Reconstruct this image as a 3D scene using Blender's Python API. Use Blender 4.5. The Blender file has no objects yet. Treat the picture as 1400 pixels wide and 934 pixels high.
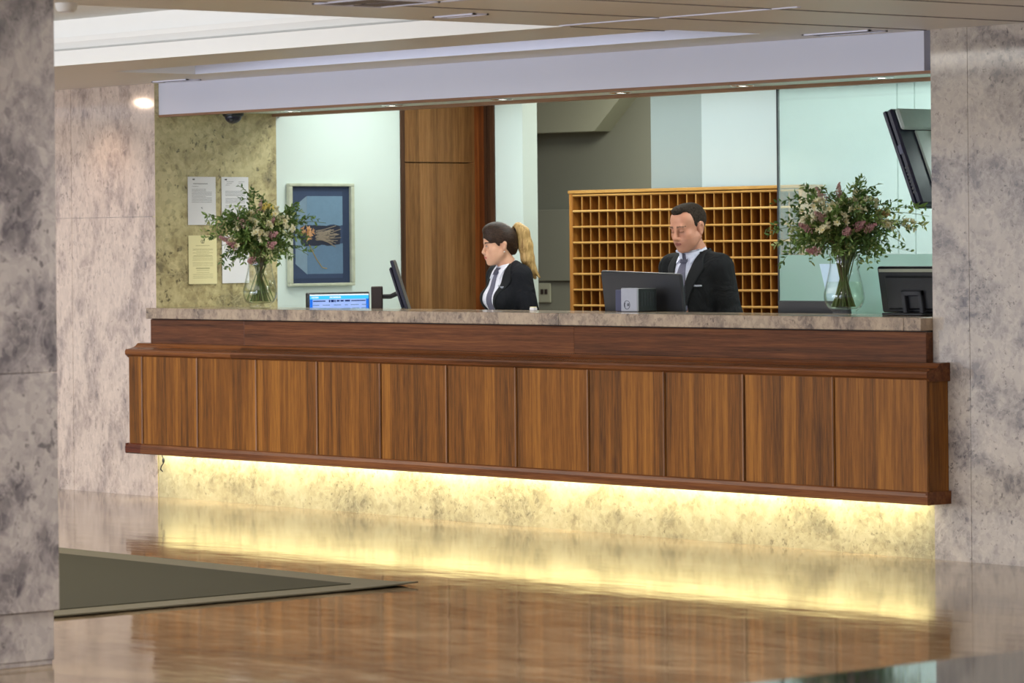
import bpy, math, random
import numpy as np
from mathutils import Vector, Matrix
from mathutils.bvhtree import BVHTree

random.seed(7)
SC = bpy.context.scene
COL = SC.collection
PI = math.pi
R = math.radians

# ------------------------------------------------------------------ helpers
def tag(o, label=None, cat=None, group=None, kind=None):
    if label: o['label'] = label
    if cat: o['category'] = cat
    if group: o['group'] = group
    if kind: o['kind'] = kind
    return o

def empty(name, loc=(0, 0, 0), rot=(0, 0, 0), label=None, cat=None, group=None):
    o = bpy.data.objects.new(name, None)
    COL.objects.link(o)
    o.location = loc
    o.rotation_euler = rot
    o.empty_display_size = 0.1
    return tag(o, label, cat, group)

class MB:
    """collects shapes into one mesh; off is subtracted so that world shapes can hang under a thing"""
    def __init__(s, off=(0, 0, 0)):
        s.v = []; s.f = []; s.m = []; s.off = Vector(off); s.M = None
    def add(s, vs, fs, mi=0):
        b = len(s.v)
        for p in vs:
            p = Vector(p)
            if s.M is not None: p = s.M @ p
            s.v.append(tuple(p - s.off))
        for f in fs:
            s.f.append(tuple(b + i for i in f)); s.m.append(mi)
    def box(s, a, b, mi=0, bev=0.0):
        x0, x1 = sorted((a[0], b[0])); y0, y1 = sorted((a[1], b[1])); z0, z1 = sorted((a[2], b[2]))
        if bev <= 0:
            vs = [(x0,y0,z0),(x1,y0,z0),(x1,y1,z0),(x0,y1,z0),(x0,y0,z1),(x1,y0,z1),(x1,y1,z1),(x0,y1,z1)]
            s.add(vs, [(0,3,2,1),(4,5,6,7),(0,1,5,4),(1,2,6,5),(2,3,7,6),(3,0,4,7)], mi); return
        bev = min(bev, (x1-x0)*.45, (y1-y0)*.45, (z1-z0)*.45)
        vs = []; idx = {}
        for ix, (xo, xi) in enumerate(((x0, x0+bev), (x1, x1-bev))):
            for iy, (yo, yi) in enumerate(((y0, y0+bev), (y1, y1-bev))):
                for iz, (zo, zi) in enumerate(((z0, z0+bev), (z1, z1-bev))):
                    idx[ix,iy,iz,'x'] = len(vs); vs.append((xo, yi, zi))
                    idx[ix,iy,iz,'y'] = len(vs); vs.append((xi, yo, zi))
                    idx[ix,iy,iz,'z'] = len(vs); vs.append((xi, yi, zo))
        fs = []
        c = Vector(((x0+x1)/2, (y0+y1)/2, (z0+z1)/2))
        def face(ids):
            n = (Vector(vs[ids[1]])-Vector(vs[ids[0]])).cross(Vector(vs[ids[2]])-Vector(vs[ids[0]]))
            m = sum((Vector(vs[i]) for i in ids), Vector())/len(ids) - c
            fs.append(tuple(ids) if n.dot(m) > 0 else tuple(reversed(ids)))
        for i in (0, 1):
            face([idx[i,0,0,'x'], idx[i,1,0,'x'], idx[i,1,1,'x'], idx[i,0,1,'x']])
            face([idx[0,i,0,'y'], idx[1,i,0,'y'], idx[1,i,1,'y'], idx[0,i,1,'y']])
            face([idx[0,0,i,'z'], idx[1,0,i,'z'], idx[1,1,i,'z'], idx[0,1,i,'z']])
        for i in (0, 1):
            for j in (0, 1):
                face([idx[0,i,j,'y'], idx[1,i,j,'y'], idx[1,i,j,'z'], idx[0,i,j,'z']])
                face([idx[i,0,j,'x'], idx[i,1,j,'x'], idx[i,1,j,'z'], idx[i,0,j,'z']])
                face([idx[i,j,0,'x'], idx[i,j,1,'x'], idx[i,j,1,'y'], idx[i,j,0,'y']])
                for k in (0, 1): face([idx[i,j,k,'x'], idx[i,j,k,'y'], idx[i,j,k,'z']])
        s.add(vs, fs, mi)
    def prism_x(s, prof, x0, x1, mi=0):
        """profile of (y,z) points extruded along X (counter-clockwise seen from +X)"""
        n = len(prof)
        vs = [(x0, y, z) for y, z in prof] + [(x1, y, z) for y, z in prof]
        fs = [tuple(range(n-1, -1, -1)), tuple(range(n, 2*n))]
        fs += [(i, (i+1) % n, n+(i+1) % n, n+i) for i in range(n)]
        s.add(vs, fs, mi)
    def prism_y(s, prof, y0, y1, mi=0):
        """profile of (x,z) points extruded along Y"""
        n = len(prof)
        vs = [(x, y0, z) for x, z in prof] + [(x, y1, z) for x, z in prof]
        fs = [tuple(range(n)), tuple(range(2*n-1, n-1, -1))]
        fs += [((i+1) % n, i, n+i, n+(i+1) % n) for i in range(n)]
        s.add(vs, fs, mi)
    def lathe(s, prof, seg=40, c=(0, 0, 0), mi=0, axis='z'):
        n = len(prof); vs = []
        for i in range(seg):
            a = 2*PI*i/seg
            for r, z in prof:
                p = (r*math.cos(a), r*math.sin(a), z)
                if axis == 'y': p = (p[0], p[2], -p[1])
                if axis == 'x': p = (p[2], p[0], p[1])
                vs.append((c[0]+p[0], c[1]+p[1], c[2]+p[2]))
        fs = []
        for i in range(seg):
            j = (i+1) % seg
            for k in range(n-1):
                fs.append((i*n+k, j*n+k, j*n+k+1, i*n+k+1))
        s.add(vs, fs, mi)
    def cyl(s, c, r, h, seg=24, mi=0, axis='z'):
        s.lathe([(0.0001, 0), (r, 0), (r, h), (0.0001, h)], seg, c, mi, axis)
    def tube(s, pts, r, seg=6, mi=0, cap=True):
        pts = [Vector(p) for p in pts]; n = len(pts)
        rs = r if isinstance(r, (list, tuple)) else [r]*n
        vs = []; up = Vector((0.13, 0.27, 0.95))
        for i, p in enumerate(pts):
            d = (pts[min(i+1, n-1)] - pts[max(i-1, 0)]).normalized()
            a = d.cross(up)
            if a.length < 1e-4: a = d.cross(Vector((1, 0, 0)))
            a.normalize(); b = d.cross(a)
            for k in range(seg):
                t = 2*PI*k/seg
                vs.append(p + (a*math.cos(t) + b*math.sin(t))*rs[i])
        fs = []
        for i in range(n-1):
            for k in range(seg):
                k2 = (k+1) % seg
                fs.append((i*seg+k, i*seg+k2, (i+1)*seg+k2, (i+1)*seg+k))
        if cap:
            fs.append(tuple(range(seg-1, -1, -1))); fs.append(tuple((n-1)*seg+k for k in range(seg)))
        s.add(vs, fs, mi)
    def ball(s, c, r, mi=0, seg=10, rings=6):
        rr = r if isinstance(r, (list, tuple)) else (r, r, r)
        vs = [(c[0], c[1], c[2]-rr[2])]
        for i in range(1, rings):
            t = -PI/2 + PI*i/rings
            for k in range(seg):
                a = 2*PI*k/seg
                vs.append((c[0]+rr[0]*math.cos(t)*math.cos(a), c[1]+rr[1]*math.cos(t)*math.sin(a), c[2]+rr[2]*math.sin(t)))
        vs.append((c[0], c[1], c[2]+rr[2])); fs = []
        for k in range(seg):
            k2 = (k+1) % seg
            fs.append((0, 1+k2, 1+k))
            for i in range(rings-2):
                a = 1+i*seg
                fs.append((a+k, a+k2, a+seg+k2, a+seg+k))
            a = 1+(rings-2)*seg
            fs.append((a+k, a+k2, len(vs)-1))
        s.add(vs, fs, mi)

def mesh_of(name, v, f, mats, midx=None, smooth=False):
    me = bpy.data.meshes.new(name)
    me.from_pydata([tuple(p) for p in v], [], [tuple(q) for q in f])
    for m in (mats if isinstance(mats, (list, tuple)) else [mats]): me.materials.append(m)
    if midx is not None: me.polygons.foreach_set('material_index', list(midx))
    if smooth: me.polygons.foreach_set('use_smooth', [True]*len(me.polygons))
    me.update()
    return me

def obj(name, mb, mats, parent=None, smooth=False, loc=None, rot=None):
    me = mesh_of(name, mb.v, mb.f, mats, mb.m, smooth)
    if smooth == 'auto':
        me.set_sharp_from_angle(angle=R(40))
    o = bpy.data.objects.new(name, me)
    COL.objects.link(o)
    if parent is not None: o.parent = parent
    if loc is not None: o.location = loc
    elif any(mb.off) and parent is None: o.location = mb.off
    if rot is not None: o.rotation_euler = rot
    return o

def struct(name, boxes, mat, bev=0.0):
    m = MB()
    for b in boxes: m.box(b[0], b[1], 0, bev)
    return tag(obj(name, m, mat), kind='structure')

# ------------------------------------------------------------------ materials
class NT:
    def __init__(s, name):
        s.mat = bpy.data.materials.new(name); s.mat.use_nodes = True
        s.t = s.mat.node_tree; s.t.nodes.clear()
        s.out = s.n('ShaderNodeOutputMaterial')
    def n(s, typ, **kw):
        nd = s.t.nodes.new(typ)
        for k, v in kw.items():
            if k in nd.inputs: nd.inputs[k].default_value = v
            else: setattr(nd, k, v)
        return nd
    def l(s, a, b): s.t.links.new(a, b)
    def ramp(s, fac, stops):
        r = s.n('ShaderNodeValToRGB')
        e = r.color_ramp.elements
        while len(e) < len(stops): e.new(0.5)
        for el, (p, c) in zip(e, stops):
            el.position = p; el.color = (c[0], c[1], c[2], 1)
        s.l(fac, r.inputs[0]); return r.outputs[0]
    def mix(s, fac, a, b, mode='MIX'):
        m = s.n('ShaderNodeMix', data_type='RGBA', blend_type=mode)
        for sock, v in ((m.inputs[0], fac), (m.inputs[6], a), (m.inputs[7], b)):
            if hasattr(v, 'is_linked'): s.l(v, sock)
            elif isinstance(v, (int, float)): sock.default_value = v
            else: sock.default_value = (v[0], v[1], v[2], 1)
        return m.outputs[2]
    def math(s, op, a, b=None):
        m = s.n('ShaderNodeMath', operation=op)
        for sock, v in ((m.inputs[0], a), (m.inputs[1], b)):
            if v is None: continue
            if hasattr(v, 'is_linked'): s.l(v, sock)
            else: sock.default_value = v
        return m.outputs[0]
    def coord(s, scale=(1, 1, 1), rot=(0, 0, 0), kind='Object'):
        c = s.n('ShaderNodeTexCoord'); m = s.n('ShaderNodeMapping')
        m.inputs['Scale'].default_value = scale; m.inputs['Rotation'].default_value = rot
        s.l(c.outputs[kind], m.inputs[0]); return m.outputs[0]
    def noise(s, vec, scale=5, detail=4, rough=.5, dist=0.0):
        n = s.n('ShaderNodeTexNoise')
        n.inputs['Scale'].default_value = scale; n.inputs['Detail'].default_value = detail
        n.inputs['Roughness'].default_value = rough; n.inputs['Distortion'].default_value = dist
        s.l(vec, n.inputs['Vector']); return n.outputs[0]
    def pbr(s, color, rough=.5, metal=0.0, spec=.5, bump=None, bstr=.1, bdist=.01, **kw):
        p = s.n('ShaderNodeBsdfPrincipled')
        for sock, v in ((p.inputs['Base Color'], color), (p.inputs['Roughness'], rough)):
            if hasattr(v, 'is_linked'): s.l(v, sock)
            elif isinstance(v, (int, float)): sock.default_value = v
            else: sock.default_value = (v[0], v[1], v[2], 1)
        p.inputs['Metallic'].default_value = metal
        p.inputs['Specular IOR Level'].default_value = spec
        for k, v in kw.items(): p.inputs[k.replace('_', ' ')].default_value = v
        if bump is not None:
            b = s.n('ShaderNodeBump'); b.inputs['Strength'].default_value = bstr; b.inputs['Distance'].default_value = bdist
            s.l(bump, b.inputs['Height']); s.l(b.outputs[0], p.inputs['Normal'])
        s.l(p.outputs[0], s.out.inputs[0]); return p

def srgb(r, g, b):
    def c(u):
        u /= 255.
        return u/12.92 if u <= .04045 else ((u+.055)/1.055)**2.4
    return (c(r), c(g), c(b))

def plain(name, col, rough=.5, metal=0., spec=.5, nscale=40, var=.06, bstr=.03, **kw):
    t = NT(name); v = t.coord()
    n = t.noise(v, nscale, 4, .6)
    c = t.mix(n, tuple(x*(1-var) for x in col), tuple(min(1, x*(1+var)) for x in col))
    t.pbr(c, rough, metal, spec, n, bstr, .002, **kw); return t.mat

def emit(name, col, strength):
    t = NT(name); e = t.n('ShaderNodeEmission')
    e.inputs[0].default_value = (*col, 1); e.inputs[1].default_value = strength
    t.l(e.outputs[0], t.out.inputs[0]); return t.mat

def marble(name, light, mid, dark, scale=1.0, rot=(0, 0, 0), stretch=(1, 1, 1), rough=.16, bands=.4, spots=.6, spec=.5, bscale=1.0):
    t = NT(name)
    v = t.coord(stretch, rot)
    w = t.n('ShaderNodeTexNoise'); w.inputs['Scale'].default_value = 2.6*scale; w.inputs['Detail'].default_value = 3
    t.l(v, w.inputs['Vector'])
    def warp(amt):
        wv = t.n('ShaderNodeVectorMath', operation='MULTIPLY_ADD'); t.l(w.outputs['Color'], wv.inputs[0])
        wv.inputs[1].default_value = (amt/scale,)*3; t.l(v, wv.inputs[2]); return wv.outputs[0]
    V = warp(.16); V2 = warp(.05)
    n1 = t.noise(V, 6.0*scale, 10, .72)
    low = t.noise(V2, 1.5*scale, 3, .5)
    # broad bands of lighter and darker stone
    wave = t.n('ShaderNodeTexWave', wave_type='BANDS', bands_direction='X', wave_profile='SIN')
    for k_, q_ in (('Scale', .45*bscale), ('Distortion', 13.0), ('Detail', 6.0), ('Detail Scale', 1.6), ('Detail Roughness', .62)): wave.inputs[k_].default_value = q_
    t.l(V2, wave.inputs['Vector'])
    f = t.math('ADD', n1, t.math('MULTIPLY', t.math('SUBTRACT', wave.outputs['Fac'], .5), bands*.42))
    f = t.math('ADD', f, t.math('MULTIPLY', t.math('SUBTRACT', low, .5), .35))
    col = t.ramp(f, [(.30, dark), (.44, mid), (.60, light)])
    # broken fragments
    vo = t.n('ShaderNodeTexVoronoi', feature='F1'); vo.inputs['Scale'].default_value = 24*scale
    t.l(V2, vo.inputs['Vector'])
    sp_ = t.n('ShaderNodeSeparateXYZ'); t.l(vo.outputs['Color'], sp_.inputs[0])
    frag = t.ramp(sp_.outputs[0], [(.0, dark), (.18, mid), (.75, light), (1.0, tuple(min(1, x*1.18) for x in light))])
    col = t.mix(.30, col, frag)
    # fossil spots, gathered in clouds
    sp = t.noise(V2, 21*scale, 4, .65, .35)
    spm = t.ramp(t.math('ADD', sp, t.math('MULTIPLY', low, .30)), [(.46, (1, 1, 1)), (.54, (0, 0, 0))])
    col = t.mix(t.math('MULTIPLY', spm, spots), col, tuple(x*.6 for x in dark))
    # thin pale veins
    vn = t.noise(V, 3.0*scale, 6, .6, .6)
    vv = t.ramp(t.math('ABSOLUTE', t.math('SUBTRACT', vn, .5)), [(0, (1, 1, 1)), (.010, (.3,)*3), (.022, (0, 0, 0))])
    col = t.mix(t.math('MULTIPLY', vv, .35), col, tuple(min(1, x*1.25) for x in light))
    fine = t.noise(V2, 90*scale, 3, .7)
    t.pbr(col, rough, 0, spec, fine, .012, .002); return t.mat

def wood(name, a, b, c, axis='Z', rough=.38, band=12.0, spec=.22):
    """straight-grained veneer; axis = grain direction"""
    t = NT(name)
    st = {'Z': (1, 1, .035), 'X': (.03, 1, 1), 'Y': (1, .035, 1)}[axis]
    inf = t.n('ShaderNodeObjectInfo')
    base = t.n('ShaderNodeTexCoord').outputs['Object']
    off = t.n('ShaderNodeVectorMath', operation='MULTIPLY_ADD')
    rv = t.n('ShaderNodeCombineXYZ')
    for i in range(3): t.l(inf.outputs['Random'], rv.inputs[i])
    t.l(rv.outputs[0], off.inputs[0]); off.inputs[1].default_value = (17.3, 9.1, 23.7); t.l(base, off.inputs[2])
    mp = t.n('ShaderNodeMapping'); mp.inputs['Scale'].default_value = st; t.l(off.outputs[0], mp.inputs[0])
    g1 = t.noise(mp.outputs[0], 34, 7, .7, .1)
    g2 = t.noise(mp.outputs[0], 260, 3, .6)
    # veneer strips across the grain
    sp = t.n('ShaderNodeSeparateXYZ'); t.l(off.outputs[0], sp.inputs[0])
    ax = {'Z': 'X', 'X': 'Z', 'Y': 'Z'}[axis]
    q = t.math('FLOOR', t.math('MULTIPLY', sp.outputs[ax], band))
    if axis == 'Z':
        q = t.math('ADD', q, t.math('FLOOR', t.math('MULTIPLY', sp.outputs['Y'], band)))
    wn = t.n('ShaderNodeTexWhiteNoise', noise_dimensions='1D'); t.l(q, wn.inputs['W'])
    f = t.math('ADD', t.math('MULTIPLY', g1, .85), t.math('MULTIPLY', wn.outputs[0], .20))
    col = t.ramp(f, [(.34, a), (.52, b), (.70, c)])
    col = t.mix(.25, col, t.ramp(g2, [(.35, a), (.65, c)]))
    t.pbr(col, rough, 0, spec, g2, .03, .001); return t.mat

M = {}
M['wall_pink'] = marble('rose_beige_marble', srgb(204,186,172), srgb(180,162,150), srgb(132,119,114), 1.8, (0, R(-42), 0), (1.3, 1, .75), .08, .5, .6, .8, 1.5)
M['wall_right'] = marble('grey_beige_marble', srgb(186,174,162), srgb(162,152,144), srgb(114,107,107), 1.9, (0, R(82), 0), (1, 1, 1), .07, .6, .75, 1.0, 1.6)
M['wall_side'] = marble('fossil_marble', srgb(208,196,150), srgb(172,158,116), srgb(98,90,72), 1.35, (R(20), 0, 0), (1, 1, 1), .2, .3, .8)  # yellow cast of the alcove lighting painted into the stone colours
M['plinth'] = marble('plinth_marble', srgb(190,180,142), srgb(172,160,122), srgb(130,121,94), 1.7, (0, R(30), 0), (1, 1, 1), .24, .4, .6)
M['column'] = marble('grey_marble', srgb(180,172,168), srgb(142,135,136), srgb(92,87,92), 1.6, (R(52), 0, R(90)), (1.3, 1, .75), .13, .7, .65, .5, 1.8)
M['counter'] = marble('brown_marble', srgb(172,152,128), srgb(136,118,102), srgb(84,74,68), 1.7, (0, 0, 0), (1.3, 1, 1), .14, .4, .7)

def floor_mat():
    t = NT('polished_floor_marble')
    v = t.coord((.45, 1.0, 1), (0, 0, R(-49)))
    n = t.noise(v, 2.2, 8, .62, .6)
    col = t.ramp(n, [(.3, srgb(86,70,53)), (.48, srgb(124,104,80)), (.66, srgb(166,144,114))])
    n2 = t.noise(v, 14, 5, .6, .3)
    col = t.mix(.3, col, t.ramp(n2, [(.35, srgb(78,62,46)), (.65, srgb(172,152,120))]))
    wob = t.noise(t.coord((.6, 1.6, 1), (0, 0, R(-49))), 2.6, 3, .5)
    r = t.ramp(n2, [(.3, (.055,)*3), (.7, (.10,)*3)])
    t.pbr(col, r, 0, .5, wob, .035, .05); return t.mat
M['floor'] = floor_mat()

M['wood'] = wood('walnut_veneer_upright', srgb(60,34,12), srgb(118,71,25), srgb(162,106,43), 'Z', .40, 13)
M['wood_h'] = wood('walnut_veneer_level', srgb(58,32,16), srgb(98,56,30), srgb(132,82,44), 'X', .26, 5)
M['bead'] = wood('bead_highlight_wood', srgb(96,66,46), srgb(140,104,80), srgb(170,132,104), 'Z', .3, 9)  # paler colour paints in the highlight along each rounded bead
M['wood_red'] = wood('red_walnut_edge', srgb(60,24,14), srgb(92,42,24), srgb(120,62,36), 'X', .25, 4)
M['wood_door'] = wood('door_veneer', srgb(96,64,34), srgb(138,94,54), srgb(168,122,76), 'Z', .4, 11)
M['wood_jamb'] = wood('jamb_veneer', srgb(70,32,12), srgb(108,54,22), srgb(136,76,36), 'Z', .3, 18)
M['wood_dark'] = wood('dark_frame_veneer', srgb(44,26,16), srgb(66,42,28), srgb(88,58,40), 'Z', .35, 20)
M['pine'] = wood('honey_wood', srgb(160,110,50), srgb(198,148,78), srgb(224,182,112), 'X', .4, 6)
M['pine_v'] = wood('honey_wood_upright', srgb(140,84,30), srgb(176,116,48), srgb(200,146,74), 'Z', .4, 16)
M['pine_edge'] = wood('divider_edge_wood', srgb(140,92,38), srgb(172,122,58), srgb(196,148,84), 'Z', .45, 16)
M['pine_div_shade'] = wood('shaded_divider_wood', srgb(104,58,16), srgb(136,80,26), srgb(160,102,40), 'Z', .5, 16)  # honey wood darkened, shade inside the cells painted in
M['pine_back_shade'] = wood('shaded_back_wood', srgb(70,34,8), srgb(96,50,12), srgb(116,66,20), 'Z', .5, 6)  # darkest wood copy, cell shade painted into the back
M['carcass'] = plain('dark_gap', (.02, .013, .009), .7)
M['track'] = wood('track_wood', srgb(120,84,60), srgb(150,112,84), srgb(170,134,104), 'X', .35, 8)
M['ceil'] = plain('ceiling_panel_paint', srgb(232,229,224), .42, 0, .4, 4, .015, .01)
M['seam_dark'] = plain('ceiling_joint', srgb(112,104,106), .6)
M['seam_light'] = plain('pale_joint_metal', srgb(226,226,244), .35, 0, .6)
M['white'] = plain('white_paint', srgb(232,230,226), .6, 0, .3, 6, .015, .01)
M['fascia'] = plain('fascia_paint', srgb(208,208,220), .5, 0, .4, 3, .02, .01)
M['cool_white'] = plain('cool_white_wall_paint', srgb(216,228,222), .5, 0, .4, 5, .015, .01)
M['cool_back'] = plain('cool_grey_white_paint', srgb(186,198,198), .5, 0, .4, 5, .015, .01)
M['grey_green'] = plain('grey_wall_paint', srgb(150,162,160), .55, 0, .4, 5, .02, .01)
M['olive'] = plain('olive_grey_corridor_paint', srgb(116,118,106), .6, 0, .3, 5, .03, .01)
M['olive_light'] = plain('olive_bulkhead_paint', srgb(150,152,134), .6, 0, .3, 5, .03, .01)
M['black'] = plain('black_plastic', (.012, .012, .014), .38)
M['navy'] = plain('navy_black_plastic', (.015, .016, .035), .3)
M['charcoal'] = plain('charcoal_plastic', (.022, .023, .028), .42)
M['grey_plastic'] = plain('grey_green_gloss_plastic', srgb(176,186,180), .25)
M['silver'] = plain('silver_plastic', srgb(166,168,178), .32, .35)
M['slate'] = plain('slate_blue_plastic', srgb(64,66,92), .3)
M['brown_post'] = plain('dark_bronze', srgb(46,34,30), .4, .3)
M['chrome'] = plain('chrome', (.8, .8, .82), .12, 1.0)
M['paper'] = plain('white_paper', srgb(226,224,226), .8, 0, .2, 30, .01, .01)
M['paper_y'] = plain('cream_paper', srgb(228,218,170), .8, 0, .2, 30, .01, .01)
M['ink'] = plain('grey_ink', srgb(150,148,150), .8)
M['ink_dark'] = plain('dark_ink', srgb(48,46,48), .8)
M['ink_y'] = plain('brown_ink', srgb(176,166,122), .8)
M['led'] = emit('led_tape', (1.0, .92, .58), 6.0)
M['lamp_on'] = emit('downlight_lens', (1.0, .96, .86), 7.0)

def rug_mat(name, base, var):
    t = NT(name); v = t.coord((1, 1, 1), (0, 0, R(49)))
    n = t.noise(v, 300, 2, .7)
    st = t.noise(t.coord((1.5, 40, 1), (0, 0, R(-49))), 3, 3, .6)
    c = t.mix(n, tuple(x*.6 for x in base), tuple(x*1.35 for x in base))
    c = t.mix(t.math('MULTIPLY', st, var), c, tuple(x*1.5 for x in base))
    t.pbr(c, .95, 0, .15, n, .4, .004); return t.mat
M['rug'] = rug_mat('mat_pile', srgb(60,57,44), .35)
M['rug_edge'] = rug_mat('mat_border', srgb(104,98,82), .2)

def glass_mat(name, tint, veil, fac, gloss=.12):
    """clear pane with a diffuse veil: painted reflective haze above, frosted film below"""
    t = NT(name)
    tr = t.n('ShaderNodeBsdfTransparent'); tr.inputs[0].default_value = (*tint, 1)
    df = t.n('ShaderNodeBsdfDiffuse'); df.inputs[0].default_value = (*veil, 1)
    tl = t.n('ShaderNodeBsdfTranslucent'); tl.inputs[0].default_value = (*veil, 1)
    a = t.n('ShaderNodeMixShader'); a.inputs[0].default_value = .5
    t.l(df.outputs[0], a.inputs[1]); t.l(tl.outputs[0], a.inputs[2])
    n = t.noise(t.coord(), 1.2, 2, .5)
    f = t.math('ADD', t.math('MULTIPLY', n, .06), fac-.03)
    b = t.n('ShaderNodeMixShader'); t.l(f, b.inputs[0])
    t.l(tr.outputs[0], b.inputs[1]); t.l(a.outputs[0], b.inputs[2])
    g = t.n('ShaderNodeBsdfGlossy'); g.inputs['Roughness'].default_value = .03
    fr = t.n('ShaderNodeFresnel'); fr.inputs[0].default_value = 1.5
    c = t.n('ShaderNodeMixShader'); gm = t.n('ShaderNodeNewGeometry'); t.l(t.math('MULTIPLY', fr.outputs[0], t.math('SUBTRACT', 1.0, gm.outputs['Backfacing'])), c.inputs[0])
    t.l(b.outputs[0], c.inputs[1]); t.l(g.outputs[0], c.inputs[2])
    t.l(c.outputs[0], t.out.inputs[0]); return t.mat
M['pane'] = glass_mat('reflection_haze_glass', (.925, .965, .952), srgb(212,234,226), .17)  # veil colour paints in the light reflected by the upper pane
M['pane_low'] = glass_mat('frosted_green_glass', (.6, .8, .72), srgb(178,202,193), .97)

def clear_glass(name, tint=(.985, .995, .99), ior=1.45, edge=(.62, .67, .63), fk=1.0):
    t = NT(name)
    lw = t.n('ShaderNodeLayerWeight'); lw.inputs[0].default_value = .5
    tc = t.mix(t.math('POWER', lw.outputs['Facing'], 5.0), tint, edge)
    tr = t.n('ShaderNodeBsdfTransparent'); t.l(tc, tr.inputs[0])
    g = t.n('ShaderNodeBsdfGlossy'); g.inputs['Roughness'].default_value = .02
    fr = t.n('ShaderNodeFresnel'); fr.inputs[0].default_value = ior
    c = t.n('ShaderNodeMixShader'); gm = t.n('ShaderNodeNewGeometry'); t.l(t.math('MULTIPLY', t.math('MULTIPLY', fr.outputs[0], fk), t.math('SUBTRACT', 1.0, gm.outputs['Backfacing'])), c.inputs[0])
    t.l(tr.outputs[0], c.inputs[1]); t.l(g.outputs[0], c.inputs[2])
    t.l(c.outputs[0], t.out.inputs[0]); return t.mat
M['vase'] = clear_glass('clear_vase_glass')
M['water'] = clear_glass('vase_water', (.93, .96, .90), 1.33, (.74, .78, .66))
M['plexi'] = clear_glass('acrylic_sheet', (.985, .985, .985), 1.4, (.9, .9, .9), .25)

def table_glass():
    t = NT('dark_table_glass')
    t.pbr(t.ramp(t.noise(t.coord(), 3, 2), [(.3, (.015, .02, .02)), (.7, (.02, .028, .026))]), .05, 0, .6); return t.mat
M['table_glass'] = table_glass()

def leaf(name, c):
    t = NT(name)
    n = t.noise(t.coord(), 35, 3, .6)
    col = t.mix(n, tuple(x*.6 for x in c), tuple(x*1.4 for x in c))
    p = t.pbr(col, .45, 0, .4)
    tl = t.n('ShaderNodeBsdfTranslucent'); t.l(col, tl.inputs[0])
    mx = t.n('ShaderNodeMixShader'); mx.inputs[0].default_value = .25
    t.l(p.outputs[0], mx.inputs[1]); t.l(tl.outputs[0], mx.inputs[2]); t.l(mx.outputs[0], t.out.inputs[0])
    return t.mat
M['leaf1'] = leaf('dark_leaf', srgb(84,112,56))
M['leaf2'] = leaf('mid_leaf', srgb(122,150,78))
M['leaf3'] = leaf('olive_leaf', srgb(164,174,110))
M['stem'] = leaf('green_stem', srgb(96,112,56))
M['twig'] = leaf('brown_twig', srgb(104,84,56))
M['pink'] = leaf('dusty_pink_petal', srgb(190,138,140))
M['pink2'] = leaf('pale_pink_petal', srgb(206,170,160))
M['cream'] = leaf('cream_petal', srgb(234,228,192))
M['yellow'] = leaf('yellow_petal', srgb(226,206,110))
M['peach'] = leaf('peach_petal', srgb(220,176,130))

def cloth(name, col, scale=220, wr=5.0, bs=.35):
    t = NT(name); v = t.coord()
    w = t.noise(v, scale, 2, .6); big = t.noise(v, wr, 3, .55, .6)
    c = t.mix(w, tuple(x*.75 for x in col), tuple(x*1.25 for x in col))
    h = t.math('ADD', t.math('MULTIPLY', big, 1.0), t.math('MULTIPLY', w, .03))
    t.pbr(c, .85, 0, .18, h, bs, .05); return t.mat
M['suit'] = cloth('black_suit_wool', (.0095, .010, .011), 220, 7.0, .8)
M['suit_w'] = cloth('charcoal_suit_wool', (.0105, .011, .014), 220, 7.0, .8)
M['lapel'] = cloth('black_lapel_wool', (.016, .0165, .018), 220, 3, .1)
M['trouser'] = cloth('black_trouser_wool', (.015, .015, .017))
M['shirt'] = cloth('white_shirt_cotton', srgb(226,226,236), 300, 9, .15)
M['shirt_b'] = cloth('pale_stripe_shirt_cotton', srgb(204,206,222), 300, 9, .15)
M['tie'] = cloth('grey_silk_tie', srgb(104,102,118), 160, 20, .1)
M['tie_dark'] = cloth('dark_grey_silk_tie', srgb(84,82,96), 160, 20, .1)
M['shoe'] = plain('black_leather', (.012, .011, .01), .3)

def skin(name, base, red, var=.5):
    t = NT(name); v = t.coord()
    n = t.noise(v, 28, 4, .6); f = t.noise(v, 150, 3, .7)
    c = t.mix(n, base, red); c = t.mix(t.math('MULTIPLY', f, .2), c, tuple(x*.7 for x in base))
    t.pbr(c, .5, 0, .35, f, .06, .002); return t.mat
M['skin_m'] = skin('tanned_skin', srgb(200,148,120), srgb(188,122,98))
M['stub_m'] = skin('shaved_chin_skin', srgb(192,142,116), srgb(178,116,94))
M['skin_w'] = skin('light_skin', srgb(224,176,146), srgb(216,158,130))
M['lip_m'] = skin('lip_skin', srgb(150,92,80), srgb(140,80,72))
M['lip_w'] = skin('pink_lip_skin', srgb(196,106,98), srgb(186,96,90))
M['eyewhite'] = plain('eye_white', srgb(224,220,214), .2)
M['iris'] = plain('dark_iris', srgb(40,28,20), .15)

def hairmat(name, a, b, axis=(60, 60, 6), rough=.5, spec=.3):
    t = NT(name); v = t.coord(axis)
    n = t.noise(v, 2.2, 4, .65, .4)
    c = t.ramp(n, [(.3, a), (.7, b)])
    t.pbr(c, rough, 0, spec, n, .6, .004); return t.mat
M['hair_m'] = hairmat('dark_greying_hair', srgb(26,21,18), srgb(66,56,48), (60, 60, 36), .75, .08)
M['brow_m'] = plain('dark_eyebrow', srgb(112,80,62), .8)
M['hair_w'] = hairmat('dark_brown_hair', srgb(24,15,10), srgb(64,42,27), (60, 14, 60), .5, .25)
M['hair_b'] = hairmat('blonde_ponytail_hair', srgb(128,92,46), srgb(222,186,122), (60, 60, 5))
M['brow_w'] = plain('brown_eyebrow', srgb(56,40,32), .7)

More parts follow.
